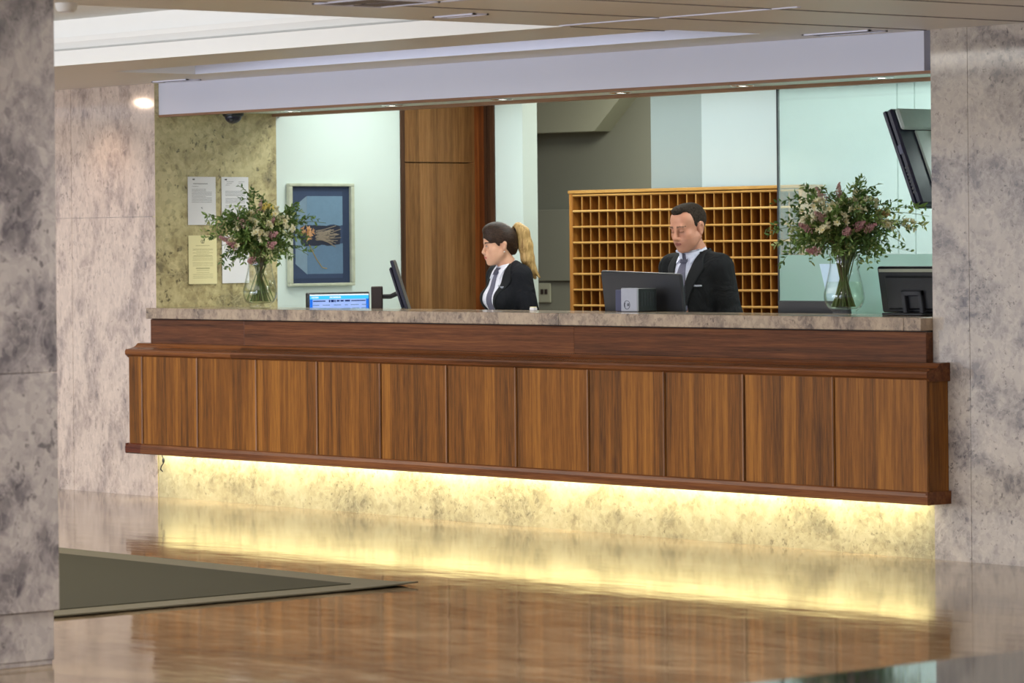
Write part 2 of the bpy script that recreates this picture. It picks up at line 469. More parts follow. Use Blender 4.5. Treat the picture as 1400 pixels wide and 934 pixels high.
# ------------------------------------------------------------------ room shell
H = 2.41
struct('floor', [((-18, -18, -.12), (22, 7, 0))], M['floor'])

# lobby ceiling at 2.41 m with a big lit cove and a narrow slot before the desk
CX1, CY0, CY1 = 5.385, -1.585, -7.5       # cove opening (x from -5)
SX0, SX1, SY0, SY1 = 1.02, 5.45, -1.0, -.44  # slot opening
cb = []
def slab(x0, x1, y0, y1): cb.append(((x0, y0, H), (x1, y1, H+.05)))
slab(-18, 22, SY1, .03)
slab(-18, SX0, CY0, SY1); slab(SX1, 22, CY0, SY1); slab(SX0, SX1, CY0, SY0)
slab(CX1, 22, CY1, CY0); slab(-18, -6, CY1, CY0)
slab(-18, 22, -18, CY1)
struct('ceiling', cb, M['ceil'])
# cove: upright lip, moulding, upper ceiling
struct('trim_1', [((-6, CY0-.004, H+.0005), (CX1, CY0+.02, 2.488)), ((CX1-.004, CY1, H+.0005), (CX1+.02, CY0-.004, 2.488)),
                  ((-6, CY1-.02, H+.0005), (CX1-.004, CY1+.004, 2.488))], M['white'])
m = MB()
m.prism_x([(CY0+.10, 2.49), (CY0+.10, 2.56), (CY0+.03, 2.56), (CY0+.035, 2.535), (CY0+.06, 2.505), (CY0+.085, 2.495), (CY0+.02, 2.490)][::-1], -6, CX1+.1)
tag(obj('trim_2', m, M['white']), kind='structure')
struct('ceiling_cove', [((-6, CY1-.4, 2.66), (CX1+.5, CY0+.4, 2.70)), ((-6, CY0+.10, 2.5), (CX1+.5, CY0+.14, 2.70)),
                        ((CX1+.40, CY1-.4, 2.45), (CX1+.44, CY0+.1, 2.70)), ((-6, CY1-.44, 2.45), (CX1+.5, CY1-.4, 2.7))], M['white'])
# slot: far face, end faces, lid
struct('trim_3', [((SX0, SY1-.004, H+.0005), (SX1, SY1+.02, 2.80)), ((SX0-.02, SY0-.02, 2.80), (SX1+.02, SY1+.02, 2.83))], M['fascia'])
struct('trim_12', [((SX0-.02, SY0, H+.0005), (SX0+.004, SY1-.004, 2.80)), ((SX1-.004, SY0, H+.0005), (SX1+.02, SY1-.004, 2.80)), ((SX0, SY0-.02, H+.0505), (SX1, SY0, 2.8))], M['ceil'])
# panel joints of the ceiling
js = []
for x in (5.40, 6.075, 6.75, 7.43, 8.1, 8.8): js.append(((x-.004, -9.0 if x > 5.5 else CY0+.02, H-.003), (x+.004, 0.0 if x > 5.5 else SY0, H+.001)))
struct('trim_4', js, M['seam_dark'])
struct('trim_5', [((CX1+.05, -1.667, H-.004), (6.9, -1.645, H+.001)), ((6.08, -3.1, H-.004), (9, -3.08, H+.001))], M['seam_light'])

# lobby walls in the plane y = 0 either side of the reception opening
struct('wall_front_left', [((-.868, 0, 0), (-.001, .03, 1.632)), ((-.868, 0, 1.635), (-.001, .03, H+.4)), ((-18, 0, 0), (-.871, .03, 1.632)), ((-18, 0, 1.635), (-.871, .03, H+.4)), ((-18, .012, 0), (-.001, .05, H+.4))], M['wall_pink'])
struct('wall_side_marble', [((-.2, .03, 0), (0, .885, 2.6)), ((-.03, 0.0005, 0), (0, .03, 2.6))], M['wall_side'])
struct('wall_front_right', [((6.10, 0, 0), (6.322, .3, H+.4)), ((6.3245, 0, 0), (7.75, .3, H+.4)), ((7.753, 0, 0), (22, .3, H+.4)), ((6.11, .01, 0), (22, .31, H+.4))], M['wall_right'])
# reception room
struct('wall_side_white', [((-.2, .885, 0), (0, 1.84, 2.8))], M['cool_white'])
struct('wall_back_left', [((.20, 2.44, 0), (.46, 2.56, 2.8))], M['cool_white'])
struct('wall_back_middle', [((1.60, 2.46, 0), (2.05, 2.58, 2.8))], M['grey_green'])
struct('wall_back_right', [((2.05, 2.445, 0), (3.60, 2.58, 2.8)), ((3.612, 2.445, 0), (3.73, 2.58, 2.8)), ((3.742, 2.445, 0), (8, 2.58, 2.8))], M['cool_back'])
struct('wall_reception_right', [((8, .3, 0), (8.1, 2.58, 2.8))], M['cool_white'])
struct('ceiling_reception', [((-.2, .93, 2.62), (8.1, 2.6, 2.68))], M['white'])
struct('ceiling_soffit', [((0, .12, 2.247), (6.1, .93, 2.30)), ((0, .90, 2.30), (6.1, .93, 2.62))], M['cool_white'])
struct('trim_6', [((0.0, .03, 2.213), (6.10, .075, 2.2265))], M['track'])
struct('trim_7', [((0.0, .855, 2.229), (6.10, .915, 2.248))], M['track'])
struct('beam_fascia', [((.001, .03, 2.2265), (6.034, .12, 3.0))], M['fascia'])
struct('wall_fascia_return', [((6.034, .10, 2.2265), (6.10, .16, 3.0))], M['fascia'])

# corridor behind the reception
struct('wall_corridor_back', [((-4, 4.6, 0), (2.3, 4.7, 3.0))], M['olive'])
struct('wall_corridor_right', [((1.60, 2.58, 0), (1.7, 4.6, 3.0))], M['grey_green'])
struct('wall_corridor_left', [((-4.1, 2.58, 0), (-4, 4.7, 3.0))], M['olive'])
struct('ceiling_corridor', [((-4.1, 2.58, 2.9), (2.3, 4.7, 3.0))], M['olive_light'])
m = MB()
m.prism_y([(-4, 2.245), (-1.10, 2.225), (-.62, 2.62), (-.62, 2.9), (-4, 2.9)], 4.45, 4.6)
tag(obj('ceiling_bulkhead', m, M['olive_light']), kind='structure')
struct('trim_8', [((-4, 4.585, 0), (1.6, 4.6, 1.19)), ((-4, 4.58, 1.185), (-1.35, 4.6, 1.195))], M['olive_light'])

# wooden door with overpanel on the left side wall, and its jamb
struct('door_1', [((-.05, 1.875, .01), (0, 2.44, 1.960)), ((-.05, 1.875, 1.968), (0, 2.44, 2.62)), ((-.2, 1.84, 0), (-.05, 2.5, 2.62))], M['wood_door'])
struct('trim_9', [((-.05, 1.838, 0), (.012, 1.856, 2.62)), ((-.05, 1.858, 0), (.006, 1.874, 2.62))], M['wood_dark'])
struct('trim_10', [((0.0005, 2.44, 0), (.105, 2.55, 2.62))], M['wood_jamb'])
struct('trim_11', [((.106, 2.428, 0), (.128, 2.55, 2.62)), ((.131, 2.434, 0), (.160, 2.55, 2.62)), ((.163, 2.428, 0), (.20, 2.55, 2.62))], M['wood_dark'])

# foreground column
struct('column', [((5.75, -6.35, .19), (6.690, -5.135, 1.018)), ((5.75, -6.35, 1.021), (6.690, -5.135, H)),
                  ((5.765, -6.335, .018), (6.677, -5.15, .188)), ((5.77, -6.33, 0), (6.674, -5.155, .018))], M['column'], .002)

# glass screen standing behind the right half of the counter
g = MB(); g.box((4.245, .876, 1.387), (6.6, .884, 2.229))
go = tag(obj('window_1', g, M['pane']), kind='structure')
g = MB(); g.box((4.245, .876, .0), (6.6, .884, 1.385)); obj('frosted_band', g, M['pane_low'], go)
g = MB(); g.box((4.238, .872, 0), (4.246, .888, 2.229)); obj('edge_trim', g, M['charcoal'], go)

# ------------------------------------------------------------------ reception desk
DO = Vector((3.05, -.07, 0))
desk = empty('reception_desk', DO, label='long wall-hung walnut reception desk with upright panels, glowing underneath', cat='desk')
def dpart(name, mb, mat, smooth=False): return obj(name, mb, mat, desk, smooth)
m = MB(DO); m.box((.003, .004, 0), (6.097, .10, .89)); dpart('plinth', m, M['plinth'])
for x in (1.0, 2.05, 3.1, 4.15, 5.2):
    pass
m = MB(DO); m.box((-.075, -.128, .306), (6.185, -.0005, .835)); dpart('carcass', m, M['carcass'])
PX = [-.082, .060, .603, 1.161, 1.713, 2.262, 2.815, 3.366, 3.917, 4.469, 5.018, 5.61, 6.190]
for i in range(12):
    m = MB(DO); a, b = PX[i]+.004, PX[i+1]-.004
    if i == 0: a = PX[0]
    if i == 11: b = PX[12]
    m.box((a, -.142, .312), (b, -.127, .826), 0, .003)
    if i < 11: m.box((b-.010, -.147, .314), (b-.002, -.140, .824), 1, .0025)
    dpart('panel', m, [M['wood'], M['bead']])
m = MB(DO); m.box((6.176, -.127, .312), (6.190, -.001, .826), 0, .002); dpart('end_panel', m, M['wood'])
m = MB(DO); m.box((-.082, -.127, .312), (-.070, -.001, .826), 0, .002); dpart('end_panel', m, M['wood'])
# ledge: three lengths of moulding
prof = [(-.001, .815), (-.136, .815), (-.146, .826), (-.155, .832), (-.157, .850), (-.153, .860), (-.146, .864), (-.136, .864), (-.118, .868), (-.096, .874), (-.078, .884), (-.068, .896), (-.050, .898), (-.001, .898)]
for x0, x1 in ((-.098, .932), (.9325, 3.713), (3.7135, 6.203)):
    m = MB(DO); m.prism_x(prof[::-1], x0, x1); dpart('ledge_moulding', m, M['wood_h'])
# foot moulding
prof2 = [(-.001, .302), (-.095, .302), (-.100, .262), (-.150, .258), (-.160, .265), (-.160, .296), (-.154, .312), (-.144, .318), (-.001, .318)]
m = MB(DO); m.prism_x(prof2[::-1], .052, 6.204); m.box((6.1905, -.158, .259), (6.2035, -.001, .317)); dpart('foot_moulding', m, M['wood_h'])
m = MB(DO); m.prism_x(prof2[::-1], -.100, .0515); m.box((-.0995, -.158, .259), (-.085, -.001, .317)); tag(dpart('foot_moulding', m, M['wood_red']), 'short reddish end length of the foot moulding')
# upper band
for x0, x1 in ((.004, .915), (.9158, 3.7005), (3.7013, 6.098)):
    m = MB(DO); m.box((x0, -.045, .897), (x1, .09, 1.035), 0, .002); dpart('upper_panel', m, M['wood_h'])
m = MB(DO); m.box((.004, -.036, 1.030), (6.097, .09, 1.0402)); dpart('shadow_gap', m, M['carcass'])
m = MB(DO); m.box((.05, -.060, .2975), (6.05, -.030, .303)); dpart('light_strip', m, M['led'])

m = MB()
for x0, x1 in ((.004, 1.62), (1.6215, 3.62), (3.6215, 5.99), (5.9915, 6.096)):
    m.box((x0, -.078, 1.0405), (x1, .40, 1.102), 0, .003)
tag(obj('countertop', m, M['counter']), 'long brown marble countertop capping the walnut reception desk', 'countertop')

# staff worktop behind the counter (lower)
wt = empty('staff_worktop', (3.0, .55, 0), label='plain white staff worktop standing behind the walnut reception desk', cat='desk')
m = MB((3.0, .55, 0)); m.box((.02, .405, .72), (6.05, .86, .76), 0, .004); obj('worktop', m, M['cool_white'], wt)
for x in (.06, 2.0, 4.0, 6.0):
    m = MB((3.0, .55, 0)); m.box((x-.02, .43, 0), (x+.02, .84, .72)); obj('support_panel', m, M['cool_white'], wt)
ws = empty('side_worktop', (.25, 1.3, 0), label='white side worktop against the white wall below the painting', cat='desk')
m = MB((.25, 1.3, 0)); m.box((.01, .87, .70), (.55, 1.80, .744), 0, .004); obj('worktop', m, M['cool_white'], ws)
for y in (.93, 1.76):
    m = MB((.25, 1.3, 0)); m.box((.04, y-.015, 0), (.5, y+.015, .70)); obj('support_panel', m, M['cool_white'], ws)

# ------------------------------------------------------------------ floor mat
RO = Vector((3.0, -3.8, 0))
mat = empty('floor_mat', RO, label='dark grey-brown floor mat with a paler border beside the marble column', cat='mat')
def sheet(x0, x1, y0, y1, z, th, off, nx=1, ny=1, zf=None):
    b = MB(off); vs = []; fs = []
    for j in range(ny+1):
        for i in range(nx+1):
            x = x0+(x1-x0)*i/nx; y = y0+(y1-y0)*j/ny
            vs.append((x, y, z+(zf(x, y) if zf else 0)))
    k = len(vs)
    vs += [(p[0], p[1], p[2]-th) for p in vs]
    for j in range(ny):
        for i in range(nx):
            a = j*(nx+1)+i
            fs.append((a, a+1, a+nx+2, a+nx+1)); fs.append((k+a, k+a+nx+1, k+a+nx+2, k+a+1))
    for i in range(nx):
        fs.append((i+1, i, k+i, k+i+1)); a = ny*(nx+1)+i; fs.append((a, a+1, k+a+1, k+a))
    for j in range(ny):
        a = j*(nx+1); fs.append((a, a+nx+1, k+a+nx+1, k+a)); a += nx; fs.append((a+nx+1, a, k+a, k+a+nx+1))
    b.add(vs, fs); return b
def curl(x, y):
    d = max(0, (x-5.0)/.37)*max(0, 1-(-2.44-y)/.6) if y <= -2.43 else 0
    return .008*d*d + .004*max(0, (x-5.28)/.09)**2
def border_sheet():
    b = sheet(-3, 5.37, -5.0, -2.44, .008, .006, RO, 60, 24, curl); return b
obj('border', border_sheet(), M['rug_edge'], mat)
obj('pile', sheet(-2.85, 5.17, -4.85, -2.645, .0115, .004, RO, 40, 12, lambda x, y: curl(x, y)), M['rug'], mat)

# ------------------------------------------------------------------ glass table in the near corner
TO = Vector((11.95, -5.9, 0))
tb = empty('glass_table', TO, label='low dark glass table cut off by the lower edge near the camera', cat='table')
m = MB(TO); m.box((11.405, -7.0, .435), (12.35, -4.9, .45), 0, .004); obj('tabletop', m, M['table_glass'], tb, rot=None)
for x in (11.5, 12.25):
    for y in (-6.9, -5.0):
        m = MB(TO); m.box((x-.02, y-.02, 0), (x+.02, y+.02, .435), 0, .003); obj('leg', m, M['chrome'], tb)

# ------------------------------------------------------------------ things in the ceiling
def downlight(x, y, z, label):
    t = empty('downlight', (x, y, z), label=label, cat='ceiling light', group='downlights in the soffit over the counter')
    m = MB(); m.lathe([(.038, -.001), (.050, -.010), (.062, -.007), (.062, .0)], 28); obj('ring', m, M['chrome'], t, 'auto')
    m = MB(); m.lathe([(.0001, -.009), (.020, -.008), (.031, -.005), (.034, -.002)], 28); obj('lens', m, M['lamp_on'], t)
lamp_x = [.52, 1.46, 2.41, 3.36, 4.27, 5.23]
words_ = ['above the notices on the marble side wall', 'above the blue painting', 'above the white strip right of the wooden door',
          'above the pigeonhole unit\'s left end', 'above the man in the dark suit', 'above the hazy glass near the wall television']
for x, w_ in zip(lamp_x, words_): downlight(x, .60, 2.2465, 'small round soffit downlight '+w_)

def diffuser(name, x0, x1, y0, y1, label, dark=True, n=2, rotz=0):
    t = empty(name, ((x0+x1)/2, (y0+y1)/2, H), (0, 0, rotz), label=label, cat='air vent')
    w, d = (x1-x0)/2, (y1-y0)/2
    m = MB(); m.box((-w, -d, -.006), (w, -d+.012, 0)); m.box((-w, d-.012, -.006), (w, d, 0)); m.box((-w, -d, -.006), (-w+.012, d, 0)); m.box((w-.012, -d, -.006), (w, d, 0))
    obj('frame', m, M['seam_light'], t)
    for k in range(n):
        m = MB(); y = -d+.012+(2*d-.024)*(k+.5)/n; hw = (2*d-.024)/n*.36
        m.box((-w+.012, y-hw, -.004), (w-.012, y+hw, -.001)); obj('slot', m, M['seam_dark'] if dark else M['seam_light'], t)
diffuser('ceiling_vent', 5.52, 5.95, -.24, -.12, 'slotted ceiling vent over the right end of the white fascia')
diffuser('ceiling_vent', 5.6, 5.87, -2.52, -2.44, 'short white linear ceiling vent beside the lit cove', False, 1)
diffuser('ceiling_vent', 5.98, 6.35, -3.45, -3.1, 'dark ceiling vent at the top edge above the desk centre')
diffuser('ceiling_vent', .20, .55, -.16, -.06, 'small ceiling vent at the left end of the white fascia')

t = empty('ceiling_spotlight', (5.46, -4.26, H), label='round beige ceiling spotlight beside the marble column at the top', cat='ceiling light')
m = MB(); m.lathe([(.0001, 0), (.045, 0), (.040, -.025), (.030, -.034), (.0001, -.034)], 28); obj('housing', m, M['ceil'], t, 'auto')
m = MB(); m.lathe([(.0001, -.0345), (.022, -.0345)], 24); obj('lens', m, M['seam_light'], t)

# dome camera under the soffit
t = empty('security_camera', (.10, .60, 2.247), label='black dome security camera under the soffit by the marble side wall', cat='camera')
t.location = (.16, .45, 2.247)
m = MB(); m.lathe([(.0001, 0), (.062, 0), (.062, -.022), (.056, -.028), (.0001, -.028)], 32); obj('base', m, M['black'], t, 'auto')
m = MB(); m.lathe([(.05*math.cos(a), -.028-.042*math.sin(a)) for a in [i*PI/20 for i in range(11)]], 32); obj('dome', m, M['navy'], t, True)
m = MB(); m.ball((.025, -.028, -.05), .016); obj('lens', m, M['charcoal'], t, True)

# ------------------------------------------------------------------ notices on the side wall (plane X = 0, text runs along +Y)
def notice(y0, y1, z0, z1, label, paper, ink, style):
    c = (0.0045, (y0+y1)/2, z0)
    t = empty('notice', c, label=label, cat='notice', group='printed notices on the marble side wall')
    w, h = (y1-y0)/2, z1-z0
    m = MB(); m.box((0, -w, 0), (.0012, w, h)); obj('sheet', m, paper, t)
    m = MB(); rnd = random.Random(int(y0*1000+z0*77))
    def line(za, ya, yb, th=.0024, x=.0016): m.box((.0011, ya, za-th/2), (x, yb, za+th/2))
    if style == 'letter':
        line(h*.855, -w*.62, w*.42, .005)
        line(h*.80, -w*.7, -w*.25)
        z = h*.74
        while z > h*.44:
            line(z, -w*.72, w*(.72 if rnd.random() < .8 else .3)); z -= .0085
        line(h*.36, -w*.06, w*.02, .006); line(h*.34, -w*.03, w*.06, .004)
    elif style == 'table':
        line(h*.90, -w*.62, -w*.1); line(h*.865, -w*.62, -w*.22); line(h*.90, w*.25, w*.7); line(h*.865, w*.25, w*.55); line(h*.83, -w*.7, -w*.4)
        z = h*.70; k = 0
        while z > h*.34:
            if k % 5 != 4: line(z, -w*.72, w*.72, .003)
            z -= .0085; k += 1
    elif style == 'cream':
        for zz in (.72, .70, .67, .64, .61, .555, .52, .49, .44, .41, .375, .33, .28, .235, .2, .16, .125):
            ln = .72 if rnd.random() < .7 else .45
            line(h*zz, -w*ln, w*ln, .0022)
        line(h*.58, -w*.66, w*.66, .0035); line(h*.32, -w*.5, w*.5, .005); line(h*.79, -w*.5, w*.5, .003)
    else:
        z = h*.9
        while z > h*.5:
            line(z, -w*.72, w*(.72 if rnd.random() < .8 else .3)); z -= .010
    obj('text', m, ink, t)
    m = MB()   # small printed crest at the head of the sheet
    if style == 'cream':
        for s in (-1, 1):
            pts = [(.0016, s*.006+.0058*math.cos(a), h*.875+.0095*math.sin(a)) for a in [2*PI*i/14 for i in range(15)]]
            m.tube(pts, .0011, 4)
        m.tube([(.0016, -.010, h*.845), (.0016, 0, h*.838), (.0016, .010, h*.845)], .001, 4)
    elif style in ('letter', 'table'):
        yb = -w*.62 if style == 'letter' else -w*.72
        m.ball((.0014, yb, h*.945), (.0006, .004, .005)); m.ball((.0014, yb+.008, h*.945), (.0006, .004, .005))
    if m.v: obj('crest', m, M['ink_dark'], t)
notice(.229, .431, 1.584, 1.867, 'white letter sheet, upper left of the four notices on marble', M['paper'], M['ink'], 'letter')
notice(.474, .671, 1.584, 1.867, 'white sheet with two address blocks, upper right of the four notices', M['paper'], M['ink'], 'table')
notice(.231, .435, 1.236, 1.522, 'cream sheet with a small crest, below the letter notice', M['paper_y'], M['ink_y'], 'cream')
notice(.474, .671, 1.238, 1.522, 'white sheet half hidden behind the left bouquet, lower right notice', M['paper'], M['ink'], 'plain')
m = MB((.004, .44, 1.18)); m.box((.0005, .178, 1.184), (.003, .708, 1.904))
tag(obj('acrylic_panel', m, M['plexi']), 'clear acrylic panel screwed to the marble side wall behind the notices', 'panel')

# ------------------------------------------------------------------ painting on the white side wall
PO = Vector((0.0, 1.204, 1.52))
pt = empty('painting', PO, label='framed blue abstract painting hanging on the white side wall', cat='painting')
y0, y1, z0, z1 = .955, 1.453, 1.211, 1.831
m = MB(PO)
for a, b in (((y0, z0), (y1, z0+.018)), ((y0, z1-.018), (y1, z1)), ((y0, z0+.018), (y0+.026, z1-.018)), ((y1-.026, z0+.018), (y1, z1-.018))):
    m.box((0.001, a[0], a[1]), (.036, b[0], b[1]), 0, .004)
t_ = NT('frame_lacquer'); t_.pbr(t_.ramp(t_.noise(t_.coord(), 20, 3), [(.3, srgb(176,180,158)), (.7, srgb(196,200,178))]), .35)
obj('frame', m, t_.mat, pt)
mp_ = {}
for k, c in (('field', (48,60,86)), ('deep', (58,72,100)), ('side', (120,142,160)), ('face', (108,136,160)), ('face2', (96,122,148)), ('band', (42,46,62)), ('brush', (150,136,120)), ('ochre', (176,146,70))):
    mp_[k] = plain('painted_'+k, srgb(*c), .6, 0, .3, 30, .12, .03)
m = MB(PO); m.box((.002, y0+.02, z0+.015), (.012, y1-.02, z1-.015)); obj('canvas', m, mp_['field'], pt)
def pq(name, pts, key, x=.0135):
    """flat painted patch; pts in fractions of the picture field"""
    m = MB(PO); Y = lambda u: y0+.026+u*(y1-y0-.052); Z = lambda v: z1-.018-v*(z1-z0-.036)
    n = len(pts)
    vs = [(x, Y(u), Z(v)) for u, v in pts] + [(.0115, Y(u), Z(v)) for u, v in pts]
    fs = [tuple(range(n))] + [((i+1) % n, i, n+i, n+(i+1) % n) for i in range(n)]
    m.add(vs, fs); obj(name, m, mp_[key], pt)
rnd = random.Random(3)
jag = lambda u, v: (u, v+rnd.uniform(-.012, .012))
pq('painted_shape', [(.02, .05), (.02, .95), (.88, .95), (.88, .05)], 'deep', .0128)
pq('painted_shape', [(.07, .20), (.07, .80), (.27, .91), (.27, .10)], 'side', .0136)
pq('painted_shape', [(.27, .10), (.27, .40)] + [jag(.27+.6*i/9, .405) for i in range(1, 9)] + [(.88, .40), (.88, .10)], 'face', .0142)
pq('painted_shape', [(.27, .59), (.27, .905), (.88, .905), (.88, .59)] + [jag(.88-.6*i/9, .60) for i in range(1, 9)], 'face2', .0142)
pq('painted_band', [jag(.16, .42)] + [(.14, .5), (.17, .60)] + [jag(.17+.66*i/9, .61) for i in range(1, 10)] + [(.84, .5)] + [jag(.83-.66*i/9, .40) for i in range(0, 9)], 'band', .0150)
m = MB(PO)
for i in range(46):
    yy = y0+.026+(.40+.10*rnd.random())*(y1-y0-.052); zz = z1-.018-(.46+.10*rnd.random())*(z1-z0-.036)
    L = .06+.10*rnd.random(); s = rnd.uniform(-.5, .35)
    m.tube([(.0158, yy, zz), (.0160, yy+L*.5, zz+s*L*.3), (.0158, yy+L, zz+s*L*.8)], .0018, 4)
obj('painted_feather', m, mp_['brush'], pt)
m = MB(PO)
m.tube([(.0158, y0+.026+.30*.446, z1-.018-.60*.584), (.0158, y0+.026+.42*.446, z1-.018-.75*.584), (.0158, y0+.026+.52*.446, z1-.018-.84*.584), (.0158, y0+.026+.60*.446, z1-.018-.85*.584)], .0022, 4)
obj('painted_stalk', m, mp_['ochre'], pt); m = MB()
m.tube([(.0158, y0+.026+.70*.446, z1-.018-.28*.584), (.0158, y0+.026+.76*.446, z1-.018-.38*.584), (.0158, y0+.026+.78*.446, z1-.018-.42*.584)], .0022, 4)
obj('painted_stalk', m, mp_['ochre'], pt)

# ------------------------------------------------------------------ pigeonhole unit
GO = Vector((2.2, 2.32, 0)); gy0, gy1 = 2.20, 2.365
gx0, gx1, gt = 1.160, 3.112, 1.766
ph = empty('pigeonhole_unit', GO, label='honey-coloured wooden pigeonhole unit for keys and letters behind the man', cat='shelf')
m = MB(GO); m.box((gx0, gy0-.006, .30), (gx0+.032, gy1, gt), 0, .004); obj('side_panel', m, M['pine_v'], ph)
m = MB(GO); m.box((3.083, gy0-.006, .30), (gx1, gy1, gt), 0, .004); obj('side_panel', m, M['pine_v'], ph)
m = MB(GO); m.box((gx0-.004, gy0-.012, gt-.016), (gx1+.004, gy1, gt+.004), 0, .004); obj('top_board', m, M['pine'], ph)
m = MB(GO); m.box((gx0, gy1-.012, .30), (gx1, gy1, gt)); obj('back_panel', m, M['pine_back_shade'], ph)
m = MB(GO); m.box((gx0, gy0-.01, 0), (gx1, gy1, .30), 0, .004); obj('base_cabinet', m, M['pine_v'], ph)
z = 1.739; k = 0
while z > .95:
    m = MB(GO); m.box((gx0+.03, gy0-.008, z-.0065), (3.084, gy1-.012, z+.0065), 0, .005); obj('shelf', m, M['pine'], ph); z -= .0937; k += 1
m = MB(GO); m.box((gx0+.03, gy0, .30), (3.084, gy0+.02, .97)); obj('front_panel', m, M['pine_v'], ph)
x = 1.197+.0755
while x < 3.05:
    m = MB(GO); m.box((x-.0042, gy0+.001, .97), (x+.0042, gy1-.012, 1.739), 0, .002); m.box((x-.0042, gy0-.003, .97), (x+.0042, gy0+.004, 1.739), 1, .002); obj('divider', m, [M['pine_div_shade'], M['pine_edge']], ph); x += .0754

# ------------------------------------------------------------------ corridor bits
t = empty('corridor_cupboard', (-1.2, 4.4, 0), label='tall grey cupboard panel in the dim corridor behind the woman', cat='cupboard')
m = MB((-1.2, 4.4, 0)); m.box((-1.74, 4.40, 1.195), (-.9, 4.58, 1.69), 0, .003); m.box((-1.74, 4.42, 0), (-.9, 4.58, 1.19)); obj('body', m, M['olive'], t)
m = MB((-1.2, 4.4, 0)); m.box((-1.752, 4.385, 1.195), (-1.735, 4.41, 1.70)); obj('edge_strip', m, M['olive_light'], t)
t = empty('wall_shelf', (-1.85, 4.5, 1.61), label='small pale wall shelf in the dim corridor beside the ponytail', cat='shelf')
m = MB((-1.85, 4.5, 1.61)); m.box((-1.98, 4.42, 1.60), (-1.765, 4.60, 1.615)); obj('board', m, M['cool_white'], t)
m = MB((-1.85, 4.5, 1.61)); m.box((-1.95, 4.5, 1.53), (-1.935, 4.60, 1.60)); obj('bracket', m, M['cool_white'], t)
for (x0, x1, z0, z1, lab, rk) in ((-1.655, -1.525, 1.045, 1.182, 'larger light switch plate with dark rockers on the corridor wall', True), (-1.79, -1.725, 1.07, 1.16, 'smaller light switch plate on the corridor wall beside the woman', False)):
    c = ((x0+x1)/2, 4.418 if x0 > -1.74 else 4.583, z0)
    t = empty('light_switch', c, label=lab, cat='light switch')
    w = (x1-x0)/2; h = z1-z0
    m = MB(); m.box((-w, -.010, 0), (w, 0.0, h), 0, .003); obj('plate', m, M['olive_light'], t)
    for s in (-1, 1):
        m = MB(); m.box((s*w*.32-w*.24, -.014, h*.42), (s*w*.32+w*.24, -.009, h*.68), 0, .002); obj('rocker', m, M['brown_post'] if rk else M['olive'], t)
t = empty('wall_bracket', (-2.0, 4.40, 2.19), label='small pale bracket under the corridor bulkhead beside the white wall edge', cat='bracket')
m = MB(); m.box((-.06, 0, -.02), (.12, .05, .045)); m.box((-.06, 0, -.08), (.05, .05, -.02), 0, .01); obj('bracket_body', m, M['cool_white'], t)

# ------------------------------------------------------------------ monitors
def screen_mat():
    t = NT('lit_booking_screen'); e = t.n('ShaderNodeEmission')
    v = t.coord((1, 1, 1)); n = t.noise(v, 6, 2)
    c = t.ramp(n, [(.3, srgb(150,182,250)), (.7, srgb(176,200,255))])
    t.l(c, e.inputs[0]); e.inputs[1].default_value = 1.0; t.l(e.outputs[0], t.out.inputs[0]); return t.mat
M['scr'] = screen_mat()
for k, c, s in (('scr_blue', (40,120,240), 1.0), ('scr_cyan', (70,200,255), 1.1), ('scr_white', (240,246,255), 1.2), ('scr_dark', (30,50,120), .6), ('scr_grey', (120,150,190), .8)):
    M[k] = emit('screen_'+k[4:], srgb(*c), s)

# blue-lit monitor: screen turned to the lobby and the woman's seat
t = empty('desk_monitor', (.38, 1.055, .745), (0, 0, R(86)), label='monitor with a lit blue booking screen below the painting', cat='monitor')
# local frame: screen faces -Y, width along X
w = .222
m = MB(); m.box((-w, 0, .06), (w, .03, .432), 0, .006); obj('casing', m, M['black'], t)
m = MB(); m.box((-w+.012, -.002, .075), (w-.012, .001, .421)); s_ = obj('screen', m, M['scr'], t)
def bars(name, lst, mat, d=-.004):
    m = MB()
    for x0, x1, z0, z1 in lst: m.box((x0, d, z0), (x1, -.0015, z1))
    obj(name, m, mat, s_)
bars('title_bar', [(-w+.012, w-.012, .392, .413)], M['scr_cyan'])
bars('top_line', [(-w+.012, w-.012, .414, .421)], M['scr_white'])
bars('side_bar', [(-w+.012, -w+.03, .075, .392)], M['scr_blue']); bars('side_bar', [(w-.03, w-.012, .075, .392)], M['scr_blue'])
bars('ruled_line', [(-w+.035, -.10, .378, .384), (.085, w-.035, .378, .384)], M['scr_dark'])
bars('heading', [(-.075, -.066, .374, .388), (-.06, -.052, .374, .388), (-.055, -.04, .374, .388), (-.035, -.028, .374, .388), (-.02, .0, .377, .386), (.008, .03, .377, .386), (.04, .075, .377, .386)], M['scr_dark'])
bars('caption', [(-.20, -.15, .398, .408), (-.07, .01, .398, .408)], M['scr_white'])
rr = random.Random(5); rows = []
for zz in (.355, .335, .318, .30, .285):
    x = -.19
    while x < .17:
        l = rr.uniform(.02, .06); rows.append((x, x+l, zz, zz+.004)); x += l+rr.uniform(.012, .03)
bars('table_text', rows, M['scr_grey'])
m = MB(); m.box((-.03, .03, .02), (.03, .05, .25), 0, .004); obj('neck', m, M['black'], t)
m = MB(); m.box((-.11, -.04, 0), (.11, .12, .02), 0, .006); obj('base', m, M['black'], t)

